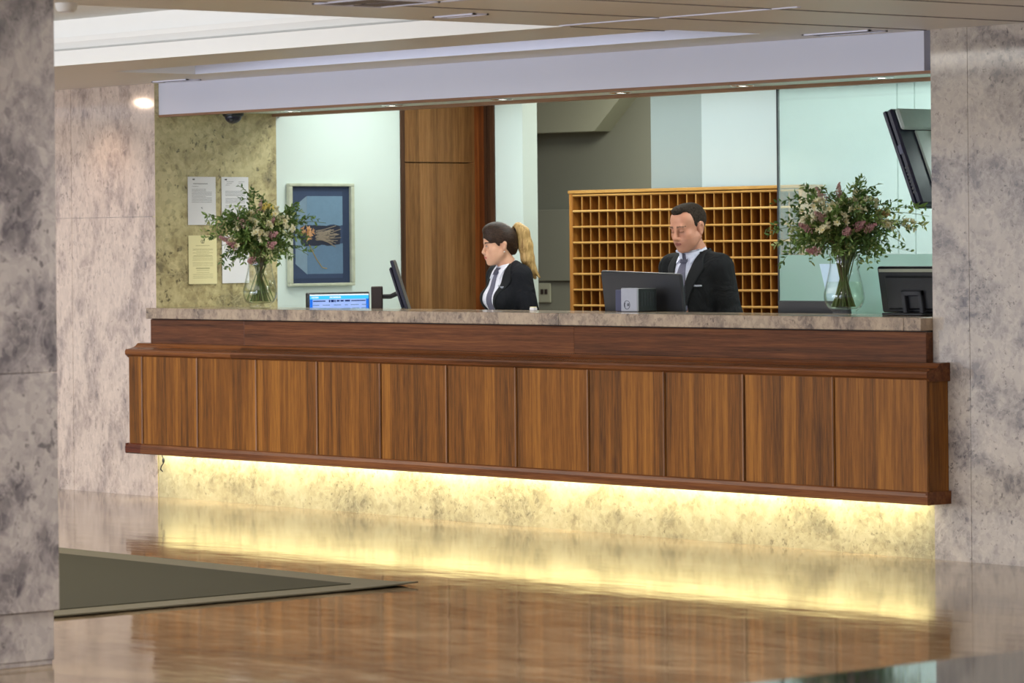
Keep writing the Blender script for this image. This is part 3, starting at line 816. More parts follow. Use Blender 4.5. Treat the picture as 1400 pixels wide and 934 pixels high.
# woman's monitor, seen edge-on, with its arm and post
t = empty('desk_monitor', (1.50, .62, .76), label='black monitor seen edge-on beside the woman, on an arm', cat='monitor')
ax = R(180-49.19)    # panel lies along the line of sight, screen faces the woman
F = Vector((-math.sin(R(49.19)), math.cos(R(49.19)), 0)); Rt = Vector((math.cos(R(49.19)), math.sin(R(49.19)), 0))
Tm = Matrix(((F.x, Rt.x, 0, 0), (F.y, Rt.y, 0, 0), (0, 0, 1, 0), (0, 0, 0, 1)))
tilt = Matrix.Rotation(R(-17), 4, 'X')
ctr = Matrix.Translation((.0, 0, .46))
m = MB(); m.M = ctr @ Tm @ Matrix.Rotation(R(17), 4, 'X')
m.box((-.24, -.009, -.155), (.24, .009, .155), 0, .004); m.box((-.20, -.028, -.12), (.20, -.008, .12), 0, .012); obj('casing', m, M['navy'], t)
m = MB(); m.M = ctr @ Tm @ Matrix.Rotation(R(17), 4, 'X'); m.box((-.228, .0085, -.143), (.228, .0105, .143)); obj('screen', m, M['black'], t)
pc = -Rt*.135
m = MB(); m.M = Matrix.Translation((pc.x, pc.y, 0)) @ Tm; m.box((-.03, -.032, .02), (.03, .032, .463), 0, .004); obj('post', m, M['brown_post'], t)
m = MB(); m.tube([pc + Vector((0, 0, .405)), -Rt*.06 + Vector((0, 0, .405)), -Rt*.025 + Vector((0, 0, .42))], .014, 10); obj('arm', m, M['black'], t)
m = MB(); m.M = Matrix.Translation((pc.x, pc.y, 0)); m.cyl((0, 0, 0), .09, .02, 28); obj('base', m, M['black'], t)

# man's big monitor seen from behind, on its stand on the counter
t = empty('desk_monitor', (3.716, .36, 1.1025), label='large dark monitor on a silver stand in front of the man', cat='monitor')
Mt = Matrix.Translation((0, .13, -.006)) @ Matrix.Rotation(R(1.6), 4, 'Y') @ Matrix.Rotation(R(9), 4, 'X')
xa = -.363
m = MB(); m.M = Mt; m.box((xa, -.012, -.15), (xa+.605, .012, .207), 0, .008); obj('casing', m, M['charcoal'], t)
m = MB(); m.M = Mt; m.box((xa+.012, .0115, -.138), (xa+.593, .0135, .195)); obj('screen', m, M['black'], t)
m = MB(); m.box((.014, -.11, .001), (.136, -.095, .122), 0, .004); st_ = obj('stand', m, M['silver'], t)
m = MB(); m.box((.018, -.095, .001), (.134, .03, .119), 0, .003); tag(obj('stand_block', m, M['black'], t), 'dark ribbed side of the monitor stand')
m = MB(); m.box((-.082, -.06, .001), (.018, .03, .112), 0, .003); tag(obj('stand_block', m, M['slate'], t), 'slate blue block added for the shadow left of the monitor stand')  # added block stands in for shadow and reflection on the casing back
m = MB()
for i in range(5): m.box((.1335, -.08+.02*i, .03), (.1350, -.07+.02*i, .10))
obj('vent', m, M['charcoal'], t)
m = MB(); cx, cz = .062, .036
m.tube([(cx+.0215*math.cos(a), -.111, cz+.0215*math.sin(a)) for a in [2*PI*i/28 for i in range(29)]], .0011, 5)
m.tube([(cx-.013+.004*math.cos(a), -.111, cz+.009*math.sin(a)) for a in [R(70)+R(220)*i/8 for i in range(9)]], .0013, 5)
m.tube([(cx+.009+.0055*math.cos(a), -.111, cz+.001+.0055*math.sin(a)) for a in [2*PI*i/12 for i in range(13)]], .002, 5)
obj('round_logo', m, M['navy'], st_)

# right-hand monitor seen from behind
t = empty('desk_monitor', (5.72, .27, 1.1025), label='black monitor seen from behind at the counter\'s right end below the television', cat='monitor')
Mt = Matrix.Translation((0, .03, .0)) @ Matrix.Rotation(R(10), 4, 'X')
m = MB(); m.M = Mt; m.box((-.205, -.012, .012), (.24, .016, .232), 0, .008); m.box((-.15, -.028, .03), (.19, -.01, .19), 0, .012); obj('casing', m, M['black'], t)
m = MB(); m.M = Mt; m.box((-.19, -.0145, .207), (.235, -.0115, .222), 0, .001); tag(obj('top_strip', m, M['olive_light'], t), 'pale strip along the top of the casing')
m = MB(); m.M = Mt
m.box((-.035, -.05, .012), (-.012, -.027, .125), 0, .004); m.box((.07, -.05, .012), (.093, -.027, .125), 0, .004); m.box((-.035, -.05, .10), (.093, -.027, .125), 0, .004); obj('bracket', m, M['charcoal'], t)
m = MB(); m.box((-.11, -.09, 0), (.15, .06, .012), 0, .004); obj('base', m, M['black'], t)

# low black monitor top behind the right vase
t = empty('desk_monitor', (4.88, .52, .76), label='low dark monitor whose top edge shows behind the right vase', cat='monitor')
Mt = Matrix.Rotation(R(8), 4, 'X')
m = MB(); m.M = Mt; m.box((-.23, -.012, .10), (.25, .014, .405), 0, .006); obj('casing', m, M['charcoal'], t)
m = MB(); m.box((-.03, -.06, .02), (.03, -.02, .26), 0, .004); obj('neck', m, M['black'], t)
m = MB(); m.box((-.11, -.09, 0), (.11, .09, .02), 0, .005); obj('base', m, M['black'], t)
# pale blue panel added to stand in for a reflection in the glass
t = empty('reflection_panel', (4.76, .70, .76), label='pale blue panel imitating a reflection in the glass behind the right vase', cat='sign')
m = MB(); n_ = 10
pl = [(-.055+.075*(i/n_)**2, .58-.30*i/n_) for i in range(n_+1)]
m.prism_y([(x, z) for x, z in pl][::-1] + [(.115, .58), (.115, .06), (.02, .06)][::1] if False else [(-.055, .58), (-.03, .50), (-.012, .44), (.0, .38), (.0, .06), (.115, .06), (.115, .58)], -.004, .004); obj('board', m, plain('pale_blue_reflection', srgb(196,222,240), .4), t)
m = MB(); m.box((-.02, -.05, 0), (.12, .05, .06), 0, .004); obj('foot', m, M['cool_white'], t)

# little white note holder near the woman
t = empty('note_holder', (3.02, .28, 1.1025), label='tiny white note holder on the counter beside the woman', cat='note holder')
m = MB(); m.box((-.019, -.012, 0), (.019, .012, .017), 0, .003); obj('tray', m, M['paper'], t)
m = MB(); m.box((-.016, -.009, .017), (.016, .009, .021)); obj('notes', m, M['paper_y'], t)

# cable dangling under the left end of the desk
m = MB((.10, -.03, .2)); m.tube([(.10, -.045, .30), (.105, -.045, .25), (.122, -.045, .225), (.118, -.045, .20), (.095, -.042, .185), (.070, -.03, .165), (.06, -.01, .15)], .0035, 6)
m.ball((.121, -.045, .218), (.010, .008, .016))
tag(obj('cable', m, M['black'], None, True), 'short dark cable dangling under the left end of the walnut desk', 'cable')

# wall television on a bracket, seen from behind and the side
t = empty('television', (5.70, .55, 1.84), label='black television tilted down on a wall bracket beside the right marble wall', cat='television')
Mt = Matrix.Rotation(R(-23.5), 4, 'Y')      # screen looks to -X and down
m = MB(); m.M = Mt @ Matrix.Scale(1, 4)
m.box((-.034, -.308, -.248), (-.014, .308, .248), 0, .003); obj('bezel', m, M['navy'], t)
m = MB(); m.M = Mt; m.box((-.015, -.306, -.246), (.022, .306, .246), 0, .010); cs = obj('casing', m, M['navy'], t)
m = MB(); m.M = Mt; m.box((.020, -.29, .13), (.046, .29, .238), 0, .010); obj('back_hump', m, M['grey_plastic'], t)
m = MB(); m.M = Mt; m.box((.020, -.20, -.235), (.034, .28, .13), 0, .010); obj('back_plate', m, M['grey_plastic'], t)
m = MB(); m.M = Mt; m.box((.042, -.09, -.13), (.056, .09, .13), 0, .004); obj('mount_plate', m, M['black'], t)
m = MB()
for zz in (-.05, .05): m.tube([Mt @ Vector((.05, .02, zz)), (.26, .10, zz), (.398, .10, zz)], .013, 10)
m.box((.383, .04, -.10), (.399, .16, .10)); obj('wall_arm', m, M['black'], t)
m = MB(); m.M = Mt
for i in range(8): m.box((-.010, -.3075, -.18+.018*i), (.010, -.3055, -.171+.018*i))
obj('side_button', m, M['charcoal'], t)
m = MB(); m.M = Mt; m.box((-.012, -.3075, .02), (.010, -.3055, .065)); tag(obj('sticker', m, M['slate'], t), 'pale sticker on the side edge')
struct('wall_reception_jamb', [((6.10, .30, 0), (6.2, .87, 2.6))], M['cool_white'])

# ------------------------------------------------------------------ vases and bouquets
def vase(loc, label):
    t = empty('vase', loc, label=label, cat='vase', group='glass vases on the counter')
    outer = [(.0001, 0), (.050, 0), (.058, .003), (.060, .010), (.056, .016), (.060, .022), (.078, .036), (.092, .058), (.0975, .082), (.0965, .105), (.090, .135), (.081, .170), (.073, .205), (.068, .235), (.067, .255), (.069, .275), (.0725, .291)]
    inner = [(r-.0035, z) for r, z in outer[6:]][::-1] + [(.055, .030), (.0001, .026)]
    m = MB(); m.lathe(outer + [(.0712, .2925)] + inner, 48); obj('glass', m, M['vase'], t, True)
    wt = [(.0001, .028), (.053, .031), (.073, .038), (.087, .059), (.0925, .083), (.0915, .105), (.0855, .134), (.079, .158), (.0001, .158)]
    m = MB(); m.lathe(wt, 48); obj('water', m, M['water'], t, True)
    return t

LEAF_M = ['leaf1', 'leaf2', 'leaf3']
def add_leaf(m, p, d, nrm, L, W, mi):
    d = d.normalized(); s = d.cross(nrm)
    if s.length < 1e-4: s = d.cross(Vector((0, 0, 1)))
    s.normalize(); u = s.cross(d)
    a = p; b1 = p + d*L*.38 + s*W*.5 + u*W*.12; b2 = p + d*L*.38 - s*W*.5 + u*W*.12
    c1 = p + d*L*.72 + s*W*.36 + u*W*.05; c2 = p + d*L*.72 - s*W*.36 + u*W*.05
    e = p + d*L - u*W*.15; mid1 = p + d*L*.38 - u*W*.08; mid2 = p + d*L*.72 - u*W*.1
    m.add([a, b1, b2, c1, c2, e, mid1, mid2], [(0, 6, 1), (0, 2, 6), (6, 7, 3, 1), (6, 2, 4, 7), (7, 5, 3), (7, 4, 5)], mi)

def stem_path(az, spread, height, droop, rnd, n=14, deep=True):
    """from the foot of the vase through the rim and out to the tip"""
    d = Vector((math.cos(az), math.sin(az), 0))
    p0 = -d*rnd.uniform(.02, .066) + Vector((rnd.uniform(-.015, .015), rnd.uniform(-.015, .015), .04))
    rim = d*rnd.uniform(.01, .052) + Vector((0, 0, .285))
    tip = d*spread + Vector((0, 0, height))
    ctrl = rim + (rim-p0)*.35 + Vector((0, 0, max(.02, (height-.29)*.55+droop)))
    pts = [p0.lerp(rim, i/4 if deep else .82+.04*i) for i in range(4)]
    for i in range(n+1):
        u = i/n
        pts.append(rim*(1-u)**2 + ctrl*2*u*(1-u) + tip*u*u)
    return pts

def branch(parent, az, spread, height, droop, rnd, leafy=1.0, lsize=.032, deep=True):
    pts = stem_path(az, spread, height, droop, rnd, 14, deep)
    m = MB(); n = len(pts)
    m.tube(pts, [.0032-.0020*i/n for i in range(n)], 5, 3)
    out = pts[5:]
    def leaves_on(path, start, cnt, size, mi):
        for k in range(cnt):
            u = start+(1-start)*(k+.5)/cnt
            f = u*(len(path)-1); i = min(int(f), len(path)-2)
            p = path[i].lerp(path[i+1], f-i); d = (path[i+1]-path[i]).normalized()
            for s in (-1, 1):
                q = Vector((rnd.gauss(0, 1), rnd.gauss(0, 1), rnd.gauss(.5, .8))); side = d.cross(q)
                if side.length < 1e-3: continue
                side.normalize()
                ld = (d*rnd.uniform(.4, .9) + side*s*rnd.uniform(.6, 1.0) + Vector((0, 0, rnd.uniform(-.25, .2))))
                L = size*rnd.uniform(.7, 1.25)
                add_leaf(m, p, ld, q, L, L*rnd.uniform(.34, .46), mi if rnd.random() < .75 else rnd.randrange(3))
    mi = rnd.choices((0, 1, 2), (6, 4, 1.5))[0]
    leaves_on(out, .12, int(9*leafy), lsize, mi)
    # side twigs
    for k in range(int(5*leafy)):
        i = rnd.randrange(3, len(out)-1); p = out[i]; d = (out[i]-out[i-1]).normalized()
        sd = (d + Vector((rnd.gauss(0, .6), rnd.gauss(0, .6), rnd.gauss(.1, .5)))).normalized()
        L = rnd.uniform(.06, .12)
        tw = [p + sd*L*j/4 + Vector((0, 0, -.012*(j/4)**2)) for j in range(5)]
        m.tube(tw, [.0013-.0002*j for j in range(5)], 4, 3)
        leaves_on(tw, .1, 5, lsize*.9, mi)
    obj('leafy_branch', m, [M['leaf1'], M['leaf2'], M['leaf3'], M['stem']], parent)

def plume(parent, az, spread, height, rnd, mat, size=.075, wid=.024):
    pts = stem_path(az, spread, height-size*.6, .04, rnd, 8)
    m = MB(); m.tube(pts, .0020, 5, 1)
    tip = pts[-1]; d = ((pts[-1]-pts[-3]).normalized() + Vector((0, 0, .8))).normalized()
    for k in range(120):
        u = rnd.random(); r = wid*(1-u*.85)*math.sqrt(rnd.random())
        q = Vector((rnd.gauss(0, 1), rnd.gauss(0, 1), rnd.gauss(0, 1))).normalized()
        q -= d*q.dot(d); q.normalize()
        c = tip + d*size*u*1.4 + q*r + Vector((0, 0, .01*r/wid)); s = rnd.uniform(.0028, .0052)
        m.add([c+Vector((s, 0, 0)), c-Vector((s, 0, 0)), c+Vector((0, s, 0)), c-Vector((0, s, 0)), c+Vector((0, 0, s*1.3)), c-Vector((0, 0, s*1.3))],
              [(0, 2, 4), (2, 1, 4), (1, 3, 4), (3, 0, 4), (2, 0, 5), (1, 2, 5), (3, 1, 5), (0, 3, 5)], 0 if rnd.random() < .75 else 2)
    obj('pink_flower', m, [mat, M['twig'], M['pink2']], parent)

def bloom(parent, az, spread, height, rnd, mat, heads=8, size=.024):
    pts = stem_path(az, spread, height, .03, rnd, 8)
    m = MB(); m.tube(pts, .0022, 5, 1); tip = pts[-1]
    for h in range(heads):
        hd = Vector((rnd.gauss(0, 1), rnd.gauss(0, 1), rnd.gauss(.5, .7))).normalized()
        c = tip + hd*rnd.uniform(.008, .036)
        m.tube([tip - Vector((0, 0, .02)), c], .0013, 4, 1)
        a = hd.orthogonal().normalized(); b = hd.cross(a)
        for k in range(6):
            t = 2*PI*k/6+rnd.uniform(-.2, .2)
            pd = (a*math.cos(t)+b*math.sin(t))*.75 + hd*.75
            add_leaf(m, c, pd, hd, size*rnd.uniform(.85, 1.15), size*.55, 0)
        m.ball(c+hd*.008, .0035, 2, 6, 4)
    obj('cream_flower', m, [mat, M['stem'], M['yellow']], parent)

def bouquet(loc, label, seed, specs, nfill):
    t = empty('bouquet', loc, label=label, cat='bouquet', group='bouquets in the glass vases')
    rnd = random.Random(seed)
    # camera-right in plan is at azimuth 49 deg, towards the camera at -41 deg
    for (side, height, depth, droop, lf) in specs:
        v = Vector((math.cos(R(49.2)), math.sin(R(49.2)), 0))*side + Vector((math.cos(R(-40.8)), math.sin(R(-40.8)), 0))*depth
        branch(t, math.atan2(v.y, v.x), v.length, height, droop, rnd, lf)
    for i in range(nfill):
        az = 2*PI*(i+rnd.random()*.7)/nfill
        branch(t, az, rnd.uniform(.06, .25), rnd.uniform(.33, .56), rnd.uniform(-.02, .06), rnd, 1.35, .031, i % 5 == 0)
    for i in range(14):
        branch(t, 2*PI*(i+rnd.random()*.7)/14, rnd.uniform(.08, .17), rnd.uniform(.29, .36), rnd.uniform(.02, .07), rnd, 1.2, .030, False)
    return t, rnd
def fl(t, rnd, kind, side, height, depth, **kw):
    v = Vector((math.cos(R(49.2)), math.sin(R(49.2)), 0))*side + Vector((math.cos(R(-40.8)), math.sin(R(-40.8)), 0))*depth
    az, sp = math.atan2(v.y, v.x), v.length
    if kind == 'p': plume(t, az, sp, height, rnd, kw.get('mat', M['pink']), kw.get('size', .06), kw.get('wid', .026))
    else: bloom(t, az, sp, height, rnd, kw.get('mat', M['cream']), kw.get('heads', 8), kw.get('size', .025))

VR = (5.43, .12, 1.1025); VL = (.848, .12, 1.1025)
vase(VR, 'clear glass vase at the right end of the counter, half full of water')
vase(VL, 'clear glass vase at the left end of the counter, half full of water')
b, rnd = bouquet(VR, 'bouquet of greenery and dusty pink plumes in the right vase', 11,
    [(-.30, .44, .05, .06, 1.2), (-.26, .55, .0, .05, 1.2), (-.31, .34, .03, .08, 1.0), (-.20, .62, .05, .0, 1.1), (-.27, .30, .05, .1, 1), (-.15, .58, -.05, 0, 1),
     (-.10, .60, .10, 0, .9), (.05, .62, .0, 0, 1.1), (.12, .60, .05, 0, 1.1), (.20, .52, .05, .03, 1.1), (.33, .50, .34, .05, 1.2), (.36, .46, .36, .08, 1.0), (.30, .40, .16, .08, 1.1),
     (.22, .30, .06, .09, .8), (.16, .26, .10, .1, .6), (.28, .33, .1, .08, .9), (.35, .42, .3, .06, .8), (-.22, .38, .12, .05, 1.1), (.10, .45, .15, .03, 1), (-.05, .50, .15, .02, 1), (-.33, .40, -.04, .06, .9)], 34)
for a in ((-.165, .43, .12, M['pink']), (-.13, .33, .12, M['pink']), (.0, .42, .14, M['pink']), (.09, .43, .12, M['pink']), (-.03, .58, .05, M['pink2']), (-.09, .57, .04, M['pink2']), (.05, .44, .12, M['pink']), (-.10, .48, .10, M['pink2'])):
    fl(b, rnd, 'p', a[0], a[1], a[2], mat=a[3])
for a in ((-.07, .50, .12, M['cream']), (-.18, .46, .12, M['cream']), (.20, .42, .14, M['cream']), (.05, .48, .17, M['cream']), (-.10, .40, .17, M['cream']), (.02, .52, .08, M['cream']), (.12, .52, .08, M['cream']), (.16, .46, .1, M['peach']), (-.13, .52, .08, M['cream']), (.30, .42, .06, M['cream']), (-.03, .44, .15, M['cream']), (.08, .56, .02, M['cream'])):
    fl(b, rnd, 'b', a[0], a[1], a[2], mat=a[3])
b, rnd = bouquet(VL, 'bouquet of greenery, cream blooms and pink plumes in the left vase', 23,
    [(-.31, .52, .05, .06, 1.2), (-.25, .50, .03, .05, 1.1), (-.27, .40, .05, .06, 1.0), (-.20, .30, .08, .1, .9), (-.05, .66, .05, 0, 1.1), (.02, .64, .02, 0, 1.1), (-.02, .60, .10, 0, 1),
     (.20, .52, .04, .03, 1.1), (.22, .40, .06, .06, 1.1), (.18, .28, .08, .1, 1.0), (.13, .24, .1, .1, .8), (.26, .50, .0, .04, .8), (.30, .40, .05, .05, .7), (.38, .48, .03, .06, .5), (-.15, .46, .12, .04, 1.1),
     (.1, .42, .15, .02, 1.1), (-.06, .40, .16, .02, 1.1), (.28, .30, .05, .09, .6), (-.14, .26, .12, .1, .8)], 34)
for a in ((-.155, .41, .12, M['pink']), (-.12, .38, .14, M['pink']), (.075, .44, .12, M['pink']), (.06, .50, .1, M['pink']), (.07, .38, .14, M['pink']), (.01, .57, .06, M['pink2']), (-.03, .30, .14, M['pink']), (-.07, .50, .1, M['pink2'])):
    fl(b, rnd, 'p', a[0], a[1], a[2], mat=a[3])
for a in ((-.16, .46, .1, M['cream']), (.17, .44, .12, M['cream']), (.05, .46, .17, M['cream']), (-.13, .36, .15, M['cream']), (.0, .42, .16, M['cream']), (-.06, .52, .12, M['cream']), (-.10, .48, .12, M['cream']), (.06, .56, .1, M['yellow']), (.10, .53, .09, M['cream']), (.27, .42, .10, M['peach']), (-.03, .48, .14, M['cream']), (.15, .50, .08, M['cream']), (.03, .40, .16, M['cream'])):
    fl(b, rnd, 'b', a[0], a[1], a[2], mat=a[3])
# ------------------------------------------------------------------ people
class SDF:
    """distance field on a grid, meshed with surface nets"""
    def __init__(s, lo, hi, h):
        s.lo = np.array(lo, float); s.h = h
        s.n = np.ceil((np.array(hi)-s.lo)/h).astype(int)+1
        s.D = np.full(s.n, .2, np.float32)
        s.ax = [(s.lo[i]+h*np.arange(s.n[i])).astype(np.float32) for i in range(3)]
    def _win(s, lo, hi, pad):
        a = np.clip(np.floor((np.array(lo)-pad-s.lo)/s.h).astype(int), 0, s.n)
        b = np.clip(np.ceil((np.array(hi)+pad-s.lo)/s.h).astype(int)+1, 0, s.n)
        return tuple(slice(p, q) for p, q in zip(a, b))
    def put(s, fn, lo, hi, k, sub):
        w = s._win(lo, hi, .025+k)
        if any(q.stop <= q.start for q in w): return
        X = s.ax[0][w[0]][:, None, None]; Y = s.ax[1][w[1]][None, :, None]; Z = s.ax[2][w[2]][None, None, :]
        d = fn(X, Y, Z).astype(np.float32); D = s.D[w]
        if sub: d = -d; D2 = np.maximum(D, d); sg = 1
        else: D2 = np.minimum(D, d); sg = -1
        if k > 0:
            hh = np.maximum(k-np.abs(D-d), 0)/k
            D2 = D2 + sg*hh*hh*k*.25
        s.D[w] = D2
    def ell(s, c, r, k=.01, sub=False, F=None):
        r = np.array(r, float)
        if F is None: T = np.eye(3); o = np.array(c, float)
        else: T, o = F[0], F[1]+F[0]@np.array(c, float)
        def fn(X, Y, Z):
            x, y, z = X-o[0], Y-o[1], Z-o[2]
            q = [T[0, i]*x+T[1, i]*y+T[2, i]*z for i in range(3)]
            k0 = np.sqrt((q[0]/r[0])**2+(q[1]/r[1])**2+(q[2]/r[2])**2)
            k1 = np.sqrt((q[0]/r[0]**2)**2+(q[1]/r[1]**2)**2+(q[2]/r[2]**2)**2)
            return k0*(k0-1)/np.maximum(k1, 1e-6)
        e = np.abs(T)@r
        s.put(fn, o-e, o+e, k, sub)
    def cap(s, a, b, ra, rb=None, k=.01, sub=False, F=None):
        rb = ra if rb is None else rb
        a = np.array(a, float); b = np.array(b, float)
        if F is not None: a = F[1]+F[0]@a; b = F[1]+F[0]@b
        ba = b-a; L = ba@ba+1e-12
        def fn(X, Y, Z):
            t = np.clip(((X-a[0])*ba[0]+(Y-a[1])*ba[1]+(Z-a[2])*ba[2])/L, 0, 1)
            return np.sqrt((X-a[0]-t*ba[0])**2+(Y-a[1]-t*ba[1])**2+(Z-a[2]-t*ba[2])**2)-(ra+t*(rb-ra))
        rm = max(ra, rb)
        s.put(fn, np.minimum(a, b)-rm, np.maximum(a, b)+rm, k, sub)
    def path(s, pts, rs, k=.01, F=None):
        for i in range(len(pts)-1): s.cap(pts[i], pts[i+1], rs[i], rs[i+1], k, False, F)
    def mesh(s):
        D = s.D; I = D < 0; n = s.n
        c = np.zeros(n-1, np.uint8)
        for i in (0, 1):
            for j in (0, 1):
                for k in (0, 1): c += I[i:n[0]-1+i, j:n[1]-1+j, k:n[2]-1+k]
        act = np.argwhere((c > 0) & (c < 8))
        idx = np.full(n-1, -1, np.int64); idx[tuple(act.T)] = np.arange(len(act))
        P = np.zeros((len(act), 3)); N = np.zeros(len(act))
        corner = [(i, j, k) for i in (0, 1) for j in (0, 1) for k in (0, 1)]
        for a in corner:
            for ax in range(3):
                if a[ax]: continue
                b = list(a); b[ax] = 1
                va = D[tuple((act+np.array(a)).T)]; vb = D[tuple((act+np.array(b)).T)]
                m_ = (va < 0) != (vb < 0)
                t = va[m_]/(va[m_]-vb[m_])
                q = np.tile(np.array(a, float), (m_.sum(), 1)); q[:, ax] += t
                P[m_] += q; N[m_] += 1
        V = s.lo+s.h*(act+P/np.maximum(N, 1)[:, None])
        Fs = []
        for ax in range(3):
            u, v = (ax+1) % 3, (ax+2) % 3
            sl0 = [slice(None)]*3; sl1 = [slice(None)]*3
            sl0[ax] = slice(0, n[ax]-1); sl1[ax] = slice(1, n[ax])
            A = I[tuple(sl0)]; B = I[tuple(sl1)]
            e = np.argwhere(A != B)
            e = e[(e[:, u] > 0) & (e[:, v] > 0) & (e[:, u] < n[u]-1) & (e[:, v] < n[v]-1)]
            if not len(e): continue
            ins = A[tuple(e.T)]
            def cell(du, dv):
                q = e.copy(); q[:, u] += du; q[:, v] += dv; return idx[tuple(q.T)]
            f = np.stack([cell(-1, -1), cell(0, -1), cell(0, 0), cell(-1, 0)], 1)
            f[~ins] = f[~ins][:, ::-1]
            Fs.append(f)
        return V, np.concatenate(Fs)

def sdf_obj(name, S, mats, parent, pick=None, relax=1):
    V, Fq = S.mesh()
    for _ in range(relax):     # light relaxation
        acc = np.zeros_like(V); cnt = np.zeros(len(V))
        for i in range(4):
            a, b = Fq[:, i], Fq[:, (i+1) % 4]
            np.add.at(acc, a, V[b]); np.add.at(cnt, a, 1)
        V = .5*V+.5*acc/np.maximum(cnt, 1)[:, None]
    mi = None
    if pick is not None: mi = pick(V[Fq].mean(1)).astype(int)
    me = mesh_of(name, V, Fq, mats, mi, True)
    o = bpy.data.objects.new(name, me); COL.objects.link(o); o.parent = parent
    return o, V, Fq

def frame(c, yaw, pitch, scale=1.0, roll=0):
    m = (Matrix.Rotation(yaw, 3, 'Z') @ Matrix.Rotation(pitch, 3, 'X') @ Matrix.Rotation(roll, 3, 'Y'))
    return (np.array(m)*1.0, np.array(c, float))

def build_head(S, F, k, fem=False):
    """head in its own frame: face to -Y, eyes near z = 0; k scales it"""
    E = lambda c, r, b=.012, sub=False: S.ell(np.array(c)*k, np.array(r)*k, b*k, sub, F)
    C = lambda a, b, ra, rb=None, bl=.01, sub=False: S.cap(np.array(a)*k, np.array(b)*k, ra*k, (rb if rb is not None else ra)*k, bl*k, sub, F)
    j = .92 if fem else 1.0
    E((0, .016, .036), (.075, .095, .080)); E((0, -.042, .045), (.060, .045, .052), .03)
    E((0, -.028, -.03), (.061*j, .058, .078), .03)
    E((0, -.036, -.078), (.047*j, .047, .034), .03)
    for s in (-1, 1):
        C((s*.058*j, .0, -.05), (s*.022, -.062, -.098), .018, .015, .03)
        E((s*.045, -.058, -.024), (.019, .020, .017), .025)
    for s in (-1, 1): E((s*.040*j, -.045, -.055), (.022, .026, .030), .03)
    E((0, -.077, -.100), (.019*j, .014, .014), .02)
    C((-.036, -.079 if fem else -.0815, .019), (.036, -.079 if fem else -.0815, .019), .0112 if not fem else .007, None, .02)
    for s in (-1, 1): E((s*.031, -.098, .001), (.019, .017, .012), .014, True)
    for s in (-1, 1): E((s*.031, -.0765, .001), (.0135, .0125, .0110), .004)       # lids over the eyeball
    if fem: C((0, -.084, .010), (0, -.106, -.030), .0065, .0095, .012); tip = -.109
    else: C((0, -.086, .012), (0, -.109, -.032), .0085, .0120, .014); tip = -.112
    E((0, tip+.004, -.034), (.0095 if fem else .012, .009, .0085), .006)
    for s in (-1, 1): E((s*.0115, -.098, -.037), (.0075, .010, .0075), .006); E((s*.0055, tip+.008, -.0445), (.0035, .006, .004), .002, True)
    E((0, -.083, -.060), (.030, .016, .022), .02)
    E((0, -.0955, -.0615), (.021, .0085, .0052), .004); E((0, -.0940, -.0705), (.018, .0085, .0062), .004)
    C((-.024, -.097, -.0658), (.024, -.097, -.0658), .0016, None, .003, True)
    for s in (-1, 1):
        e_ = .78 if fem else 1.0
        E((s*.0755, .014, -.008), (.0075, .018*e_, .030*e_), .008); E((s*.0815, .017, .006*e_), (.0075, .017*e_, .021*e_), .006)
        E((s*.086, .010, -.003), (.005, .008*e_, .014*e_), .004, True); E((s*.077, .008, -.034*e_), (.006, .008, .009*e_), .006)

def hand(S, w, d, up, side, k=1.0):
    """hand from wrist w, fingers along d, back of the hand to up; side = +1 when the thumb is on d x up"""
    w = np.array(w, float); d = np.array(d, float); d /= np.linalg.norm(d); up = np.array(up, float); up -= d*(up@d); up /= np.linalg.norm(up)
    t = np.cross(d, up)*side
    for o in (-.026, -.009, .009, .026): S.cap(w+t*o*.7*k, w+d*.082*k+t*o*k, .0135*k, .0115*k, .012)
    for o, L in ((.027, .070), (.009, .080), (-.009, .075), (-.027, .058)):
        p0 = w+d*.082*k+t*o*k; p1 = p0+d*L*.42*k+up*.004; p2 = p1+d*L*.30*k-up*.014*k; p3 = p2+d*L*.18*k-up*.020*k
        S.path([p0, p1, p2, p3], [.0095*k, .0086*k, .0078*k, .0068*k], .003)
    q0 = w+d*.022*k+t*.026*k; q1 = w+d*.055*k+t*.052*k-up*.008*k; q2 = w+d*.085*k+t*.060*k-up*.016*k; q3 = w+d*.105*k+t*.058*k-up*.022*k
    S.path([q0, q1, q2, q3], [.014*k, .011*k, .0095*k, .0075*k], .006)

def bvh_of(*VF, zc=9, yc=-9):
    vs = []; fs = []
    for V, Fq in VF:
        c_ = V[Fq].mean(1); Fq = Fq[~((c_[:, 2] > zc) & (c_[:, 1] < yc))]   # leaves the chin out
        b = len(vs); vs += [tuple(p) for p in V]; fs += [tuple(int(i)+b for i in q) for q in Fq]
    return BVHTree.FromPolygons(vs, fs)

